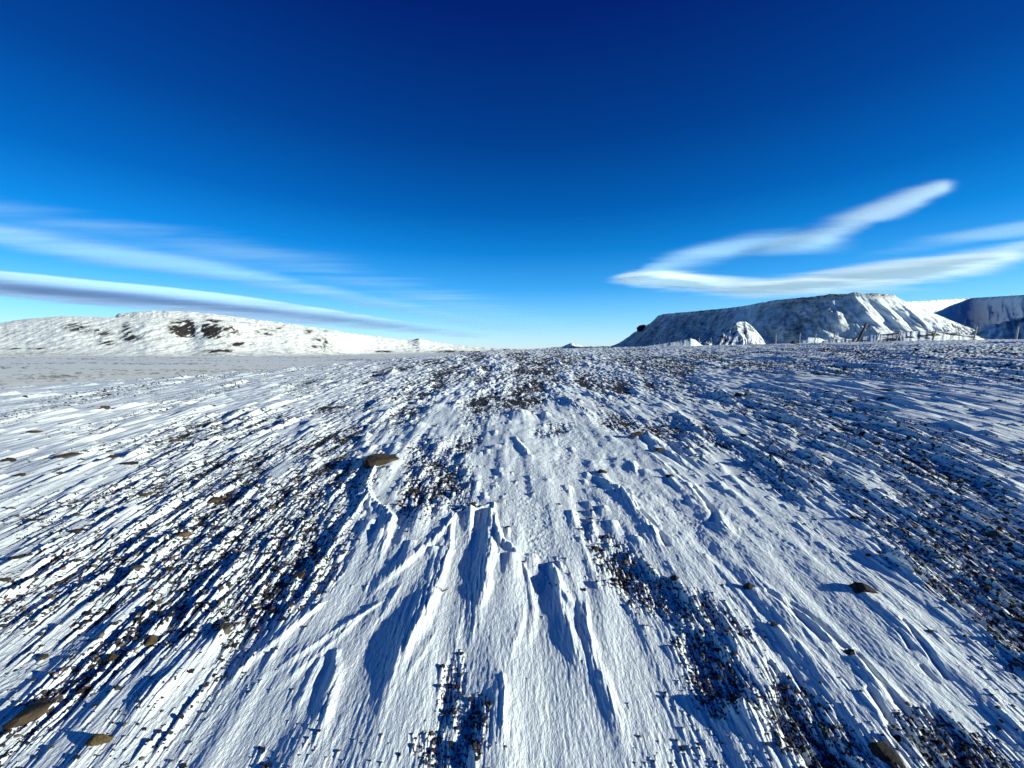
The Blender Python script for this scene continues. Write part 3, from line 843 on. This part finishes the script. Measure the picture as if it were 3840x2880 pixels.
# extra fine gravel on the bare patches
NE = 60000
qx = RNG.uniform(-300, 4140, NE); qy = 1500 + (2950 - 1500) * RNG.uniform(0, 1, NE) ** 0.9
ex, ey = at(qx, qy)
ec = np.clip(np.rint((ex / ey - T[0]) / (T[1] - T[0])).astype(int), 0, NT - 1)
ei = np.clip(np.searchsorted(rad, np.hypot(ex, ey)), 0, NN - 1)
ok = (SN[ei, ec] < 0.35) & (np.hypot(ex, ey) > 1.1)
ex, ey = ex[ok], ey[ok]
er = np.clip(np.exp(RNG.normal(math.log(2.5), 0.65, len(ex))) * ey / F, 0.003, 0.05)
ez = ground_z(ex, ey)
AX = np.concatenate([gx[rest], ex]); AY = np.concatenate([gy[rest] + prad[rest] * .15, ey]); AR = np.concatenate([prad[rest], er]); AZ = np.concatenate([pz[rest] + prad[rest] * .02, ez])
base0 = ICO1[0]
nv0 = len(base0)
n_g = len(AX)
var = np.stack([stone_verts(np.random.default_rng(900 + q), base0, 6, 0.05) for q in range(24)])
pick = RNG.integers(0, 24, n_g)
ang = RNG.uniform(0, 6.28, n_g)
vv = var[pick]
ca, sa = np.cos(ang)[:, None], np.sin(ang)[:, None]
sx, sy, sz = RNG.uniform(.8, 1.25, n_g)[:, None], RNG.uniform(.7, 1.0, n_g)[:, None], RNG.uniform(.45, .8, n_g)[:, None]
vx, vy, vz = vv[:, :, 0] * sx, vv[:, :, 1] * sy, vv[:, :, 2] * sz
vv = np.stack([vx * ca - vy * sa, vx * sa + vy * ca, vz], -1) * AR[:, None, None] + np.stack([AX, AY, AZ], -1)[:, None, :]
tr = (ICO1[1][None] + (np.arange(n_g) * nv0)[:, None, None]).reshape(-1, 3)

def gravel_material():
    m, n, p, o = new_mat('gravel')
    tone = attr(n, 'tone')
    c = ramp(n, tone, [(0.0, (0.013, 0.012, 0.012)), (0.5, (0.045, 0.041, 0.037)), (0.8, (0.10, 0.085, 0.07)), (1.0, (0.17, 0.12, 0.09))])
    n.links.new(c, p.inputs['Base Color'])
    p.inputs['Roughness'].default_value = 0.8
    p.inputs['Specular IOR Level'].default_value = 0.25
    return m
tone = np.repeat(RNG.uniform(0, 1, n_g) ** 1.4, nv0)
gravel = mesh_np('gravel', vv.reshape(-1, 3), None, tr, gravel_material(), True, {'tone': tone})
tag(gravel, 'dark volcanic gravel strewn over the bare patches of the slope', 'gravel', kind='stuff')

# ------------------------------------------------------------------ hills (each a terrain of its own at its real distance)
def hill(name, table, y_back, mat, shape, gully=(0, 1, 1), fine=0.0, rock=None, rows=150, cols=500, seed=0, label=None, jag=0.0, spurs=(), bulge=0.0, shear=None):
    """table rows: photograph x, skyline row, distance of crest, distance of foot, height of foot"""
    tb = np.array(table, float)
    pxs = np.linspace(tb[0, 0], tb[-1, 0], cols)
    row = np.interp(pxs, tb[:, 0], tb[:, 1])
    row = row + jag * fbm(pxs / 22, pxs * 0, seed + 3, 3)
    t, s = ray(pxs, row)
    def sm(a):
        kk = np.ones(15) / 15
        return np.convolve(np.pad(a, 7, mode='edge'), kk, 'valid')
    yc = sm(np.interp(pxs, tb[:, 0], tb[:, 2])); yf = sm(np.interp(pxs, tb[:, 0], tb[:, 3])); zf = sm(np.interp(pxs, tb[:, 0], tb[:, 4]))
    zc = EYE + s * yc
    nf = int(rows * 0.8)
    u = np.concatenate([np.linspace(0, 1, nf), 1 + np.linspace(0, 1, rows - nf + 1)[1:] ** 1.5])[:, None]
    un = np.clip(u, 0, 1)
    y = np.where(u <= 1, yf + (yc - yf) * un, yc + (y_back - yc) * (u - 1))
    y = y + bulge * np.sin(np.pi * un) * fbm(pxs[None, :] / 75 + un * .8, un * 1.3 + pxs[None, :] * 0, seed + 21, 3)
    tu = t[None, :]
    if shear:
        tu = ray(pxs[None, :] + np.interp(pxs, *shear)[None, :] * np.clip(1 - u, 0, 1), row[None, :] + 0 * u)[0]
    x = tu * y
    P = shape(un)
    z = zf + (zc - zf) * P
    behind = np.clip(u - 1, 0, 1)
    z = np.where(u > 1, zc + (-30 - zc) * smooth(0.35, 1.0, behind), z)
    bell = np.clip(np.sin(np.pi * np.clip(un, 0, 1)), 0, 1) ** 0.6 * (u <= 1)
    ga, gk, gl = gully
    wob = 0.35 * noise(pxs[None, :] / (gk * 2) + 0 * u, u * 2.2, seed + 5)
    gl_n = ridged(noise(pxs[None, :] / gk + wob + 0 * u, u * gl + 0 * pxs[None, :], seed + 7)) + 0.5 * ridged(noise(pxs[None, :] / (gk * .43) + wob * 2, u * gl * 1.6, seed + 9))
    z = z + ga * bell * gl_n
    z = z + fine * bell * fbm(x / 60, y / 60, seed + 11, 5, 0.6)
    for cx, uu, wx, wu, h in spurs:
        z = z + h * np.exp(-((pxs[None, :] - cx) / wx) ** 2 - ((u - uu) / wu) ** 2)
    pX, pY = project(x, y, z)
    rk = np.clip(rock(pX, pY, un, u, pxs[None, :] + 0 * u, x, y), 0, 1) if rock else np.zeros(x.shape)
    o = mesh_np(name, np.stack([x, y, z], -1).reshape(-1, 3), grid_quads(rows, cols)[:, ::1], None, mat, True, {'rock': rk})
    tag(o, label, 'hill', kind='structure')
    return o

M_HILL_L = hill_material('snowy_hill', (0.012, 0.012, 0.013), (0.07, 0.065, 0.055), 0.11, 1.2, (.80, .88, .82), .42, .8)
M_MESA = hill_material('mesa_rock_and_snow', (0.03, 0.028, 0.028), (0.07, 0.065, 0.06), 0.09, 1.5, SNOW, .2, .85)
M_MOUND = hill_material('mound_rock_and_snow', (0.012, 0.011, 0.011), (0.04, 0.035, 0.03), 0.5, 0.25)

def ell(px, py, lst):
    s = 0
    for cx, cy, rx, ry, w in lst:
        s = np.maximum(s, w * np.exp(-(((px - cx) / rx) ** 2 + ((py - cy) / ry) ** 2)))
    return s

def rock_left(pX, pY, un, u, pxs, x, y):
    dark = ell(pX, pY, [(698, 1236, 52, 32, 2.2), (782, 1240, 46, 24, 2.0), (800, 1203, 34, 9, 1.2), (800, 1262, 30, 10, 1.1), (850, 1240, 60, 26, .75), (290, 1228, 60, 20, .75), (380, 1247, 44, 14, .85), (475, 1240, 24, 32, .8),
                        (490, 1268, 52, 14, .9), (400, 1285, 50, 12, .8), (1155, 1244, 18, 7, 1.1), (1228, 1240, 16, 5, 1.0), (1050, 1232, 16, 5, .9), (930, 1207, 40, 5, .8), (820, 1316, 60, 6, 1.0), (900, 1290, 70, 10, .7),
                        (1210, 1280, 50, 30, .55), (1000, 1245, 60, 20, .5), (120, 1307, 130, 4, .8), (1200, 1300, 60, 5, .8), (60, 1250, 60, 16, .4), (600, 1275, 40, 30, .3), (1561, 1272, 9, 6, 1.0), (1440, 1318, 30, 4, .9), (1690, 1318, 60, 4, .9), (1790, 1320, 40, 3, .9)])
    hollow = ell(pX, pY, [(742, 1232, 13, 34, 2.4), (705, 1285, 55, 22, 1.4)])
    low = 0.30 * smooth(1295, 1335, pY)
    st = 0.15 * np.clip(fbm(x / 260, y / 60, 201, 4, .7), -1, 1)
    brk = np.clip(.85 + 1.0 * fbm(x / 46, y / 30 + pY / 9, 207, 4, .7), 0, 1.3)
    return dark * brk + low + st + 0.16 - 0.9 * hollow

hill('hill', [(-700, 1240, 2500, 1500, -27), (-300, 1225, 2450, 1480, -27), (0, 1211, 2400, 1450, -27), (100, 1196, 2400, 1450, -27), (230, 1186, 2350, 1450, -27), (430, 1190, 2250, 1420, -27), (560, 1191, 2200, 1400, -27), (700, 1193, 2200, 1450, -27),
                    (800, 1198, 2200, 1400, -27), (900, 1207, 2300, 1450, -27), (1100, 1228, 2500, 1550, -27), (1200, 1238, 2700, 1700, -27), (1300, 1248, 2900, 1900, -27), (1400, 1260, 3300, 2200, -27), (1530, 1275, 3800, 2400, -27), (1545, 1275, 3820, 2430, -27), (1571, 1269, 3850, 2480, -27), (1600, 1276, 3900, 2530, -27),
                    (1620, 1280, 4000, 2600, -27), (1700, 1292, 4200, 2800, -27), (1850, 1305, 4600, 3000, -27), (2000, 1312, 4800, 3200, -27), (2400, 1318, 5000, 3200, -27)],
     6500, M_HILL_L, lambda u: 0.25 * u + 0.75 * u * u * (3 - 2 * u), (1.2, 120, 1.2), 5, rock_left, 170, 900, 300, 'long snow-covered hill with dark rock scars across the plain on the left', 0.8,
     [(705, .52, 42, .14, -16), (560, .55, 60, .25, 9), (860, .6, 60, .2, 12), (240, .4, 90, .25, 9), (1220, .5, 80, .3, 14)])
hill('hill', [(380, 1215, 3200, 2300, 60), (425, 1196, 3150, 2300, 60), (445, 1181, 3100, 2300, 60), (520, 1172, 3100, 2300, 70), (600, 1169, 3100, 2300, 70), (700, 1173, 3150, 2300, 70), (800, 1182, 3200, 2300, 70), (900, 1195, 3300, 2400, 60), (1050, 1213, 3500, 2600, 50), (1200, 1233, 3800, 2800, 40), (1350, 1256, 4000, 3000, 30)],
     6000, M_HILL_L, lambda u: u * (2 - u), (8, 70, 1), 6, lambda a, b, *q: 0.12 + 0 * a, 70, 400, 330, 'pale smooth summit rising behind the long snow-covered hill', 0.4)
hill('hill', [(1800, 1316, 2600, 1700, -22), (1900, 1309, 2600, 1700, -22), (1990, 1310, 2500, 1700, -22), (2050, 1305, 2500, 1700, -22), (2110, 1300, 2400, 1600, -20), (2130, 1292, 2400, 1600, -20), (2144, 1287, 2400, 1600, -20), (2156, 1291, 2400, 1600, -20), (2185, 1298, 2400, 1600, -20), (2300, 1300, 2300, 1500, -20), (2500, 1310, 2300, 1500, -20)],
     4200, M_HILL_L, lambda u: u * u * (3 - 2 * u), (6, 50, 1.4), 5, lambda a, b, u, *q: 0.42 + 0 * a - .3 * (b < 1299), 70, 350, 360, 'low far rise with a tiny white cone, between the hills', 0.7)

def rock_shade_mesa(pX, pY, un, u, pxs, x, y):
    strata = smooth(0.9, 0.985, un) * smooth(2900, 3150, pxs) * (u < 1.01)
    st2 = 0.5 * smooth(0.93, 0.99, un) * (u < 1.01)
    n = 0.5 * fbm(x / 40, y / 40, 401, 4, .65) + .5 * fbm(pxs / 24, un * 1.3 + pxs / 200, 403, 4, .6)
    return 0.36 + 0.15 * smooth(3200, 2950, pxs) + 0.27 * n + 0.35 * strata * (0.4 + 1.2 * np.clip(fbm(x / 9, pY / 3, 405, 3) + .3, 0, 1))  - 0.35 * ell(pX, pY, [(2790, 1190, 40, 70, 1), (2790, 1270, 80, 30, 1.2), (3400, 1190, 160, 60, .7)])  # extra rock tone deepens the left face's shade; lightened patches paint sunlit snow

def mesa_shape(u):
    return np.where(u < .93, 0.90 * (0.6 * u / .93 + 0.4 * (u / .93) ** 1.5), 0.90 + 0.10 * smooth(.93, .985, u))
MESA = [(2200, 1322, 2300, -14), (2300, 1304, 2150, -12), (2330, 1288, 2050, -12), (2380, 1246, 1880, -12), (2440, 1213, 1720, -12), (2468, 1186, 1640, -12), (2490, 1178, 1580, -10), (2600, 1168, 1450, -8), (2720, 1157, 1330, -6), (2800, 1146, 1255, -4),
        (2900, 1127, 1150, 0), (3000, 1117, 1070, 2), (3100, 1107, 1020, 6), (3200, 1102, 990, 8), (3290, 1101, 985, 12), (3350, 1107, 1000, 14), (3380, 1126, 1030, 16), (3450, 1156, 1080, 18), (3550, 1196, 1220, 20), (3640, 1232, 1350, 24), (3720, 1262, 1450, 20), (3800, 1290, 1520, 10)]
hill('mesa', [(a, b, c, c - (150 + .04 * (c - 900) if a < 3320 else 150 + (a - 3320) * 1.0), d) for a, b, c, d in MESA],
     2300, M_MESA, mesa_shape, (4.5, 26, 1.0), 4, rock_shade_mesa, 190, 1000, 400, 'flat-topped snowy mountain with a shaded left face and sunlit nose on the right', 1.6,
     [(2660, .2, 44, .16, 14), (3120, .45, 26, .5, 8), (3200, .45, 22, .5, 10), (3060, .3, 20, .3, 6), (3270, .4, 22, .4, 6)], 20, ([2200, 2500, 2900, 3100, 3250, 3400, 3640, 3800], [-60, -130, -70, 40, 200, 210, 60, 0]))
hill('spur', [(2480, 1312, 820, 690, -8), (2560, 1302, 820, 690, -8), (2610, 1288, 820, 690, -8), (2650, 1268, 820, 690, -8), (2690, 1256, 820, 690, -8), (2722, 1236, 820, 690, -8), (2748, 1218, 828, 690, -8), (2772, 1206, 834, 690, -8), (2796, 1206, 834, 690, -8), (2814, 1218, 828, 690, -8), (2832, 1236, 820, 690, -8), (2850, 1256, 820, 698, -8), (2862, 1274, 820, 698, -8), (2870, 1292, 820, 698, -8), (2878, 1310, 820, 698, -8)],
     1000, M_MESA, lambda u: 0.6 * u + 0.4 * u * u, (4, 24, 1.6), 4, lambda a, b, u, uu, p, x, y: 0.44 + 0.6 * fbm(x / 12, y / 12, 471, 4) - .45 * ell(a, b, [(2815, 1272, 45, 24, 1)]), 90, 300, 470,
     "narrow sunlit snow spur running down the mountain's shaded face", 1.4, (), 16, ([2540, 2700, 2780, 2876], [-60, -40, 30, 30]))
hill('hill', [(3240, 1175, 1700, 1450, 20), (3340, 1140, 1800, 1400, 20), (3400, 1131, 1900, 1400, 25), (3480, 1127, 2120, 1450, 25), (3560, 1121, 2420, 1500, 30), (3640, 1118, 2650, 1550, 30), (3720, 1113, 2250, 1400, 30), (3840, 1106, 1800, 1150, 30), (4100, 1090, 1600, 1000, 30), (4500, 1075, 1500, 900, 30)],
     3600, M_MESA, lambda u: 0.4 * u + 0.6 * u * u, (9, 45, 1.6), 7, lambda a, b, u, uu, p, x, y: 0.08 + 0.35 * smooth(.92, .99, u) + 0.3 * fbm(x / 50, y / 50, 431, 4), 110, 600, 430,
     'snowy ridge behind the flat-topped mountain, half sunlit, at far right', 1.0, (), 60)
hill('hill', [(3440, 1300, 330, 260, -6), (3560, 1282, 320, 240, -6), (3640, 1252, 310, 230, -6), (3720, 1222, 300, 220, -6), (3840, 1193, 290, 200, -6), (4050, 1150, 270, 180, -6), (4400, 1090, 250, 160, -6), (4900, 1030, 240, 140, -6)],
     520, M_MESA, lambda u: smooth(-0.3, 1, u), (3, 60, 1.2), 2.0, lambda a, b, u, uu, p, x, y: 0.42 + 0.35 * fbm(x / 14, y / 14, 441, 4), 90, 400, 440,
     'dark shaded hillside dropping in from the right edge behind the fence', 1.0)
hill('mound', [(3020, 1296, 100, 86, -3), (3060, 1276, 100, 84, -3), (3200, 1269, 98, 80, -3), (3280, 1256, 98, 78, -3), (3340, 1250, 98, 78, -3), (3400, 1243, 97, 76, -3), (3500, 1240, 97, 76, -3), (3580, 1248, 97, 76, -3), (3660, 1258, 96, 76, -3), (3720, 1276, 96, 78, -3), (3760, 1296, 96, 80, -3)],
     130, M_MOUND, lambda u: smooth(-.2, 1, u), (.25, 60, 1.5), 0.7, lambda a, b, u, uu, p, x, y: 0.36 + 0.5 * fbm(x / 7, y / 3, 451, 4) + .08 * smooth(.5, .97, u), 90, 420, 450,
     'rocky mound patched with bright snow behind the leaning fence posts', 1.5)
hill('mound', [(2985, 1300, 100, 90, -3), (3010, 1272, 100, 88, -3), (3030, 1266, 100, 88, -3), (3070, 1268, 100, 88, -3), (3110, 1280, 100, 88, -3), (3150, 1300, 100, 90, -3)],
     116, M_MOUND, lambda u: smooth(-.2, 1, u), (.15, 40, 1.5), 0.35, lambda a, b, u, uu, p, x, y: 0.2 + 0.4 * fbm(x / 4, y / 3, 455, 3), 50, 120, 455,
     'small bright snow mound on the skyline left of the leaning posts', .8)
hill('mound', [(2380, 1306, 300, 260, -6), (2430, 1297, 300, 255, -6), (2480, 1290, 300, 255, -6), (2520, 1284, 300, 250, -6), (2560, 1276, 300, 250, -6), (2590, 1269, 300, 250, -6), (2606, 1273, 298, 250, -6), (2628, 1292, 296, 255, -6), (2660, 1304, 294, 260, -6)],
     350, M_MOUND, lambda u: smooth(-.2, 1, u), (.3, 40, 1.5), 0.5, lambda a, b, u, uu, p, x, y: 0.1 + 0.35 * fbm(x / 8, y / 6, 457, 3), 50, 120, 457,
     'wedge of bright snow at the foot of the shaded mountain face', .6)

# rock knob on the mesa's left shoulder
def outcrop():
    t, s = ray(2402, 1234)
    y = 1690.0
    rng = np.random.default_rng(5)
    v = stone_verts(rng, ICO4[0], 12, 0.25) * np.array([26, 20, 16])
    v[:, 2] += v[:, 0] * 0.45
    o = mesh_np('rock_outcrop', v, None, ICO4[1], M_STONE['black'], True)
    o.location = (float(t) * y, y, EYE + float(s) * y)
    tag(o, "dark rock knob jutting from the mountain's left shoulder", 'rock outcrop')
outcrop()

# ------------------------------------------------------------------ fence
def wood_material():
    m, n, p, o = new_mat('weathered_wood')
    c = ramp(n, mapped_noise(n, 9, (6, 6, 0.6), 5, .65), [(.3, (.26, .23, .18)), (.55, (.42, .38, .30)), (.8, (.55, .50, .40))])
    n.links.new(c, p.inputs['Base Color'])
    p.inputs['Roughness'].default_value = .85
    return m
def plain(name, c, rough=.6, metal=0.0):
    m, n, p, o = new_mat(name)
    col = mixc(n, mapped_noise(n, 30, (1, 1, 1), 4, .6), tuple(q * .75 for q in c), c)
    n.links.new(col, p.inputs['Base Color'])
    p.inputs['Roughness'].default_value = rough; p.inputs['Metallic'].default_value = metal
    return m
M_WOOD = wood_material()
M_DARKWOOD = plain('dark_wood', (.05, .045, .04), .9)
M_WIRE = plain('rusty_wire', (.10, .085, .075), .6, .6)

def tube(path, radii, sides=9, cap=True):
    path = [Vector(p) for p in path]
    V, Q, Tt = [], [], []
    for a, p in enumerate(path):
        d = (path[min(a + 1, len(path) - 1)] - path[max(a - 1, 0)]).normalized()
        ref = Vector((0, 1, 0)) if abs(d.y) < .8 else Vector((1, 0, 0))
        e1 = d.cross(ref).normalized(); e2 = d.cross(e1)
        for q in range(sides):
            an = 2 * math.pi * q / sides
            V.append(p + (e1 * math.cos(an) + e2 * math.sin(an)) * radii[a])
    for a in range(len(path) - 1):
        for q in range(sides):
            Q.append((a * sides + q, a * sides + (q + 1) % sides, (a + 1) * sides + (q + 1) % sides, (a + 1) * sides + q))
    if cap:
        for base in (0, (len(path) - 1) * sides):
            V.append(path[0] if base == 0 else path[-1])
            for q in range(sides):
                Tt.append((len(V) - 1, base + q, base + (q + 1) % sides))
    return np.array([tuple(v) for v in V]), np.array(Q), np.array(Tt) if Tt else None

# photograph x of the foot, row of the top, lean (top minus foot, pixels), distance in metres
POSTS = [(2457, 1287, -3, 112), (2477, 1283, -4, 108), (2505, 1281, 0, 102), (2545, 1276, -3, 98), (2578, 1275, -2, 92), (2623, 1266, -1, 84), (2667, 1265, 0, 78), (2708, 1266, -1, 74), (2755, 1264, -1, 70), (2807, 1259, -1, 66), (2852, 1264, -2, 63),
         (2911, 1255, 0, 60), (3000, 1248, 2, 54), (3057, 1250, 4, 52), (3122, 1247, 13, 49), (3284, 1246, 17, 45), (3360, 1242, 16, 41), (3498, 1234, 16, 37), (3655, 1224, 11, 33), (3815, 1224, 6, 31.5)]
fence = bpy.data.objects.new('wire_fence', None)
COL.objects.link(fence)
feet, tops, leans = [], [], []
for px, rt, lean, y in POSTS:
    t, s = ray(px, rt)
    x = float(t) * y
    zt = EYE + float(s) * y
    zg = min(float(base_z(np.array([x]), np.array([float(y)]))[0]), zt - 0.9)
    lx_ = lean * y / F
    feet.append(Vector((x, y, zg - 0.15))); tops.append(Vector((x + lx_, y + 0.05, zt)))
fence.location = feet[len(feet) // 2]
def part(name, V, Q, Tr, mat, parent, label=None):
    V = np.asarray(V) - np.array(parent.location)
    o = mesh_np(name, V, Q, Tr, mat, True, parent=parent)
    if label: o['label'] = label
    return o
for k_, (a, b) in enumerate(zip(feet, tops)):
    r0_ = 0.055 + 0.01 * ((k_ * 7) % 3)
    pts = [a.lerp(b, q) + Vector((0.012 * math.sin(k_ * 3 + q * 9), 0, 0)) for q in (0, .3, .6, .9, 1)]
    part('fence_post', *tube(pts, [r0_, r0_, r0_ * .92, r0_ * .88, r0_ * .6], 8), M_WOOD, fence)
# heavy leaning straining post with its stay, between the tilted posts
t, s = ray(3210, 1280)
yb = (feet[14].y + feet[15].y) / 2
xb = float(t) * yb
zb = float(base_z(np.array([xb]), np.array([yb]))[0]) - .15
q = yb / F
part('straining_post', *tube([(xb, yb, zb), (xb + 14 * q, yb, zb + 30 * q), (xb + 34 * q, yb, zb + 78 * q)], [.15, .14, .12], 9), M_DARKWOOD, fence, 'thick dark leaning straining post')
part('stay', *tube([(xb - 14 * q, yb + .3, zb), (xb + 24 * q, yb + .05, zb + 56 * q)], [.07, .06], 8), M_DARKWOOD, fence)
part('post_block', *tube([(xb + 29 * q, yb, zb + 70 * q), (xb + 36 * q, yb, zb + 80 * q)], [.17, .15], 7), M_DARKWOOD, fence)
for hgt in (.35, .6, .85, .97):
    pts = []
    for a, b in zip(feet, tops):
        pts.append(a.lerp(b, hgt) + Vector((0, -.06, 0)))
    part('wire', *tube(pts, [.0035] * len(pts), 4, False), M_WIRE, fence)
tag(fence, 'wire fence on thin weathered wooden posts along the skyline at right', 'fence')

# ------------------------------------------------------------------ dry grass tufts
M_STRAW = plain('dry_grass', (.30, .25, .16), .8)
def tuft(px, py, hpx, n_b, lab, seed):
    rng = np.random.default_rng(seed)
    gx_, gy_ = (float(q) for q in at(px, py))
    z_ = float(ground_z(gx_, gy_)[0])
    h = hpx * gy_ / F
    Vs, Qs, o_ = [], [], 0
    for b in range(n_b):
        an = rng.uniform(-.6, .6) + math.pi * (rng.random() < .25); ln = h * rng.uniform(.6, 1.3); bx, by = rng.normal(0, h * .12, 2)
        pts = []
        for q in np.linspace(0, 1, 5):
            pts.append((bx + math.cos(an) * ln * q * .8, by + math.sin(an) * ln * q * .6, -.005 + ln * (q - .45 * q * q) * rng.uniform(.5, 1)))
        V, Q, _ = tube(pts, [.0011, .001, .0009, .0007, .0003], 4, False)
        Vs.append(V); Qs.append(Q + o_); o_ += len(V)
    o = mesh_np('grass_tuft', np.concatenate(Vs), np.concatenate(Qs), None, M_STRAW, True)
    o.location = (gx_, gy_, z_)
    tag(o, lab, 'grass tuft')
tuft(885, 2365, 60, 12, 'dry grass blades bent beside the speckled grey stone', 1)
tuft(195, 2650, 60, 9, 'thin dry grass blades at the tip of the largest brown slab', 2)
tuft(1660, 2235, 40, 12, 'sparse dry grass stems on the bare snow between central ridges', 3)
tuft(1870, 1890, 40, 12, 'dry grass stems on top of the snow cornice', 4)
tuft(95, 2190, 46, 10, 'dry grass stems near the bright white drift at the left edge', 5)

# ------------------------------------------------------------------ clouds: thin high layers lying level in the sky
def cloud_material(name, dens, scale, stretch, thr, lum):
    m, n, p, o = new_mat(name)
    n.nodes.remove(p)
    al = attr(n, 'alpha')
    nz = mapped_noise(n, scale, stretch, 5, .6)
    fib = mapped_noise(n, scale * 3.1, (stretch[0] * .5, stretch[1], 1), 6, .65)
    e = math_n(n, 'ADD', math_n(n, 'MULTIPLY', math_n(n, 'SUBTRACT', nz, .5), 2.0), math_n(n, 'MULTIPLY', math_n(n, 'SUBTRACT', fib, .5), 1.8))
    e = math_n(n, 'MULTIPLY', al, ramp(n, math_n(n, 'ADD', math_n(n, 'MULTIPLY_ADD', al, .75, -.05), e), [(thr - .42, (0, 0, 0)), (thr + .36, (1, 1, 1))]))
    e = math_n(n, 'MULTIPLY', e, dens)
    # ice crystals pass the sunlight on all ways: shade by the sun's direction, not the sheet's
    nb = nnode(n, 'ShaderNodeCombineXYZ', i_0=-SUN_DIR.x, i_1=-SUN_DIR.y, i_2=-SUN_DIR.z)
    mx = nnode(n, 'ShaderNodeBsdfTranslucent'); mx.inputs[0].default_value = lum + (1,)
    n.links.new(nb.outputs[0], mx.inputs['Normal'])
    tp = nnode(n, 'ShaderNodeBsdfTransparent')
    m2 = nnode(n, 'ShaderNodeMixShader')
    n.links.new(e, m2.inputs[0]); n.links.new(tp.outputs[0], m2.inputs[1]); n.links.new(mx.outputs[0], m2.inputs[2])
    n.links.new(m2.outputs[0], o.inputs[0])
    return m

def cloud(lab, line, alt, mat, thick=120.0, soft=(1.0, 1.0), n_l=90, n_w=25):
    """line rows: photograph x, upper row, lower row, strength"""
    L = np.array(line, float)
    s = np.linspace(0, 1, len(L)); q = np.linspace(0, 1, n_l)
    def cub(v):
        a = np.interp(q, s, v)
        kk = np.ones(9) / 9
        return np.convolve(np.pad(a, 4, mode='reflect', reflect_type='odd'), kk, 'valid')
    px = cub(L[:, 0]); up = cub(L[:, 1]); dn = cub(L[:, 2]); st = np.maximum(cub(L[:, 3]), 0)
    w = np.linspace(0, 1, n_w)
    PXc = px[:, None] + 0 * w; PYc = up[:, None] + (dn - up)[:, None] * w
    t, sl = ray(PXc, PYc)
    y = (alt - EYE) / np.maximum(sl, .02); x = t * y
    prof = np.sin(np.pi * w)[None, :] * np.sin(np.pi * np.clip(q * 1.0, 0, 1))[:, None] ** .5
    e0, e1 = soft
    al = smooth(0, .5 * e0, w)[None, :] * smooth(1, 1 - .5 * e1, w)[None, :] * st[:, None] * (smooth(0, .14, q) * smooth(1, .86, q))[:, None]
    lowv = np.stack([x, y, np.full(x.shape, alt)], -1).reshape(-1, 3)
    topv = np.stack([x, y, alt + 1 + thick * prof], -1).reshape(-1, 3)
    o0 = np.array([x.mean(), y.mean(), alt])
    nn_ = n_l * n_w
    qd = grid_quads(n_l, n_w)
    rim = np.concatenate([np.arange(n_w), np.arange(1, n_l) * n_w + n_w - 1, (n_l - 1) * n_w + np.arange(n_w - 1)[::-1], np.arange(1, n_l - 1)[::-1] * n_w])
    rq = np.stack([rim, np.roll(rim, -1), np.roll(rim, -1) + nn_, rim + nn_], -1)
    o = mesh_np('cloud', np.concatenate([lowv, topv]) - o0, np.concatenate([qd, qd[:, ::-1] + nn_, rq]), None, mat, True, {'alpha': np.concatenate([al.ravel(), al.ravel()])})
    o.location = o0
    tag(o, lab, 'cloud')
    return o

MC = cloud_material('cloud_white', 1.0, .00035, (.35, .8, 1), .38, (.72, .90, 1.0))
MV = cloud_material('cloud_veil', .46, .00025, (.25, .9, 1), .42, (.50, .80, 1.0))
MG = cloud_material('cloud_bank', .80, .0003, (.3, .7, 1), .25, (.56, .72, .90))
cloud('long grey-lavender cloud bank lying behind the left hill', [(-500, 970, 1075, 1), (0, 1008, 1128, 1), (350, 1045, 1165, 1), (640, 1072, 1190, 1), (1000, 1118, 1215, .95), (1250, 1158, 1235, .8), (1500, 1200, 1255, .55), (1800, 1236, 1278, .3), (2000, 1262, 1285, .0)], 2200, MG, 150, (.25, .5))
cloud('faint streaked veil above the grey cloud bank on the left', [(-500, 700, 830, .9), (0, 800, 960, 1), (400, 870, 1030, 1), (800, 950, 1080, 1), (1150, 1030, 1130, .9), (1500, 1110, 1200, .7), (1900, 1190, 1265, .5), (2200, 1240, 1290, .2)], 3200, MV, 60, (1, .8))
cloud('broad pale veil thinning upward, highest on the left', [(-500, 560, 780, .4), (0, 690, 900, .5), (500, 770, 980, .5), (1000, 860, 1090, .5), (1500, 980, 1200, .5), (2000, 1130, 1275, .4), (2300, 1200, 1290, .2)], 4000, MV, 60)
cloud('bright white crescent cloud arching over the flat-topped mountain', [(2240, 1035, 1060, .5), (2340, 1000, 1085, 1.1), (2480, 980, 1110, 1.2), (2650, 1010, 1130, 1.1), (2850, 1030, 1140, 1.1), (3050, 1005, 1140, 1.1), (3250, 965, 1130, 1.1), (3450, 940, 1110, 1.1), (3650, 915, 1070, 1), (3840, 880, 1010, .8), (4100, 820, 960, .6)], 2400, MC, 140, (1, 1))
cloud('thin wisp curling up from the left tip of the crescent cloud', [(2330, 990, 1070, .5), (2480, 940, 1060, 1), (2620, 890, 1040, 1), (2800, 850, 1000, .9), (3000, 830, 990, .8), (3250, 800, 980, .5)], 2600, MV, 60)
MP = cloud_material('cloud_plume', .45, .0004, (.35, .8, 1), .45, (.66, .88, 1.0))
cloud('feathery plume rising to the upper right above the crescent', [(2800, 900, 990, .4), (2920, 860, 970, .9), (3080, 800, 970, 1), (3250, 730, 900, 1.1), (3400, 680, 830, 1.1), (3520, 655, 760, 1.1), (3620, 660, 710, .6)], 2800, MP, 60)
cloud('faint band streaming off the right edge between plume and crescent', [(3100, 940, 1010, .2), (3350, 890, 985, .6), (3600, 850, 950, .8), (3840, 810, 910, .9), (4200, 740, 860, .8)], 2700, MV, 60)
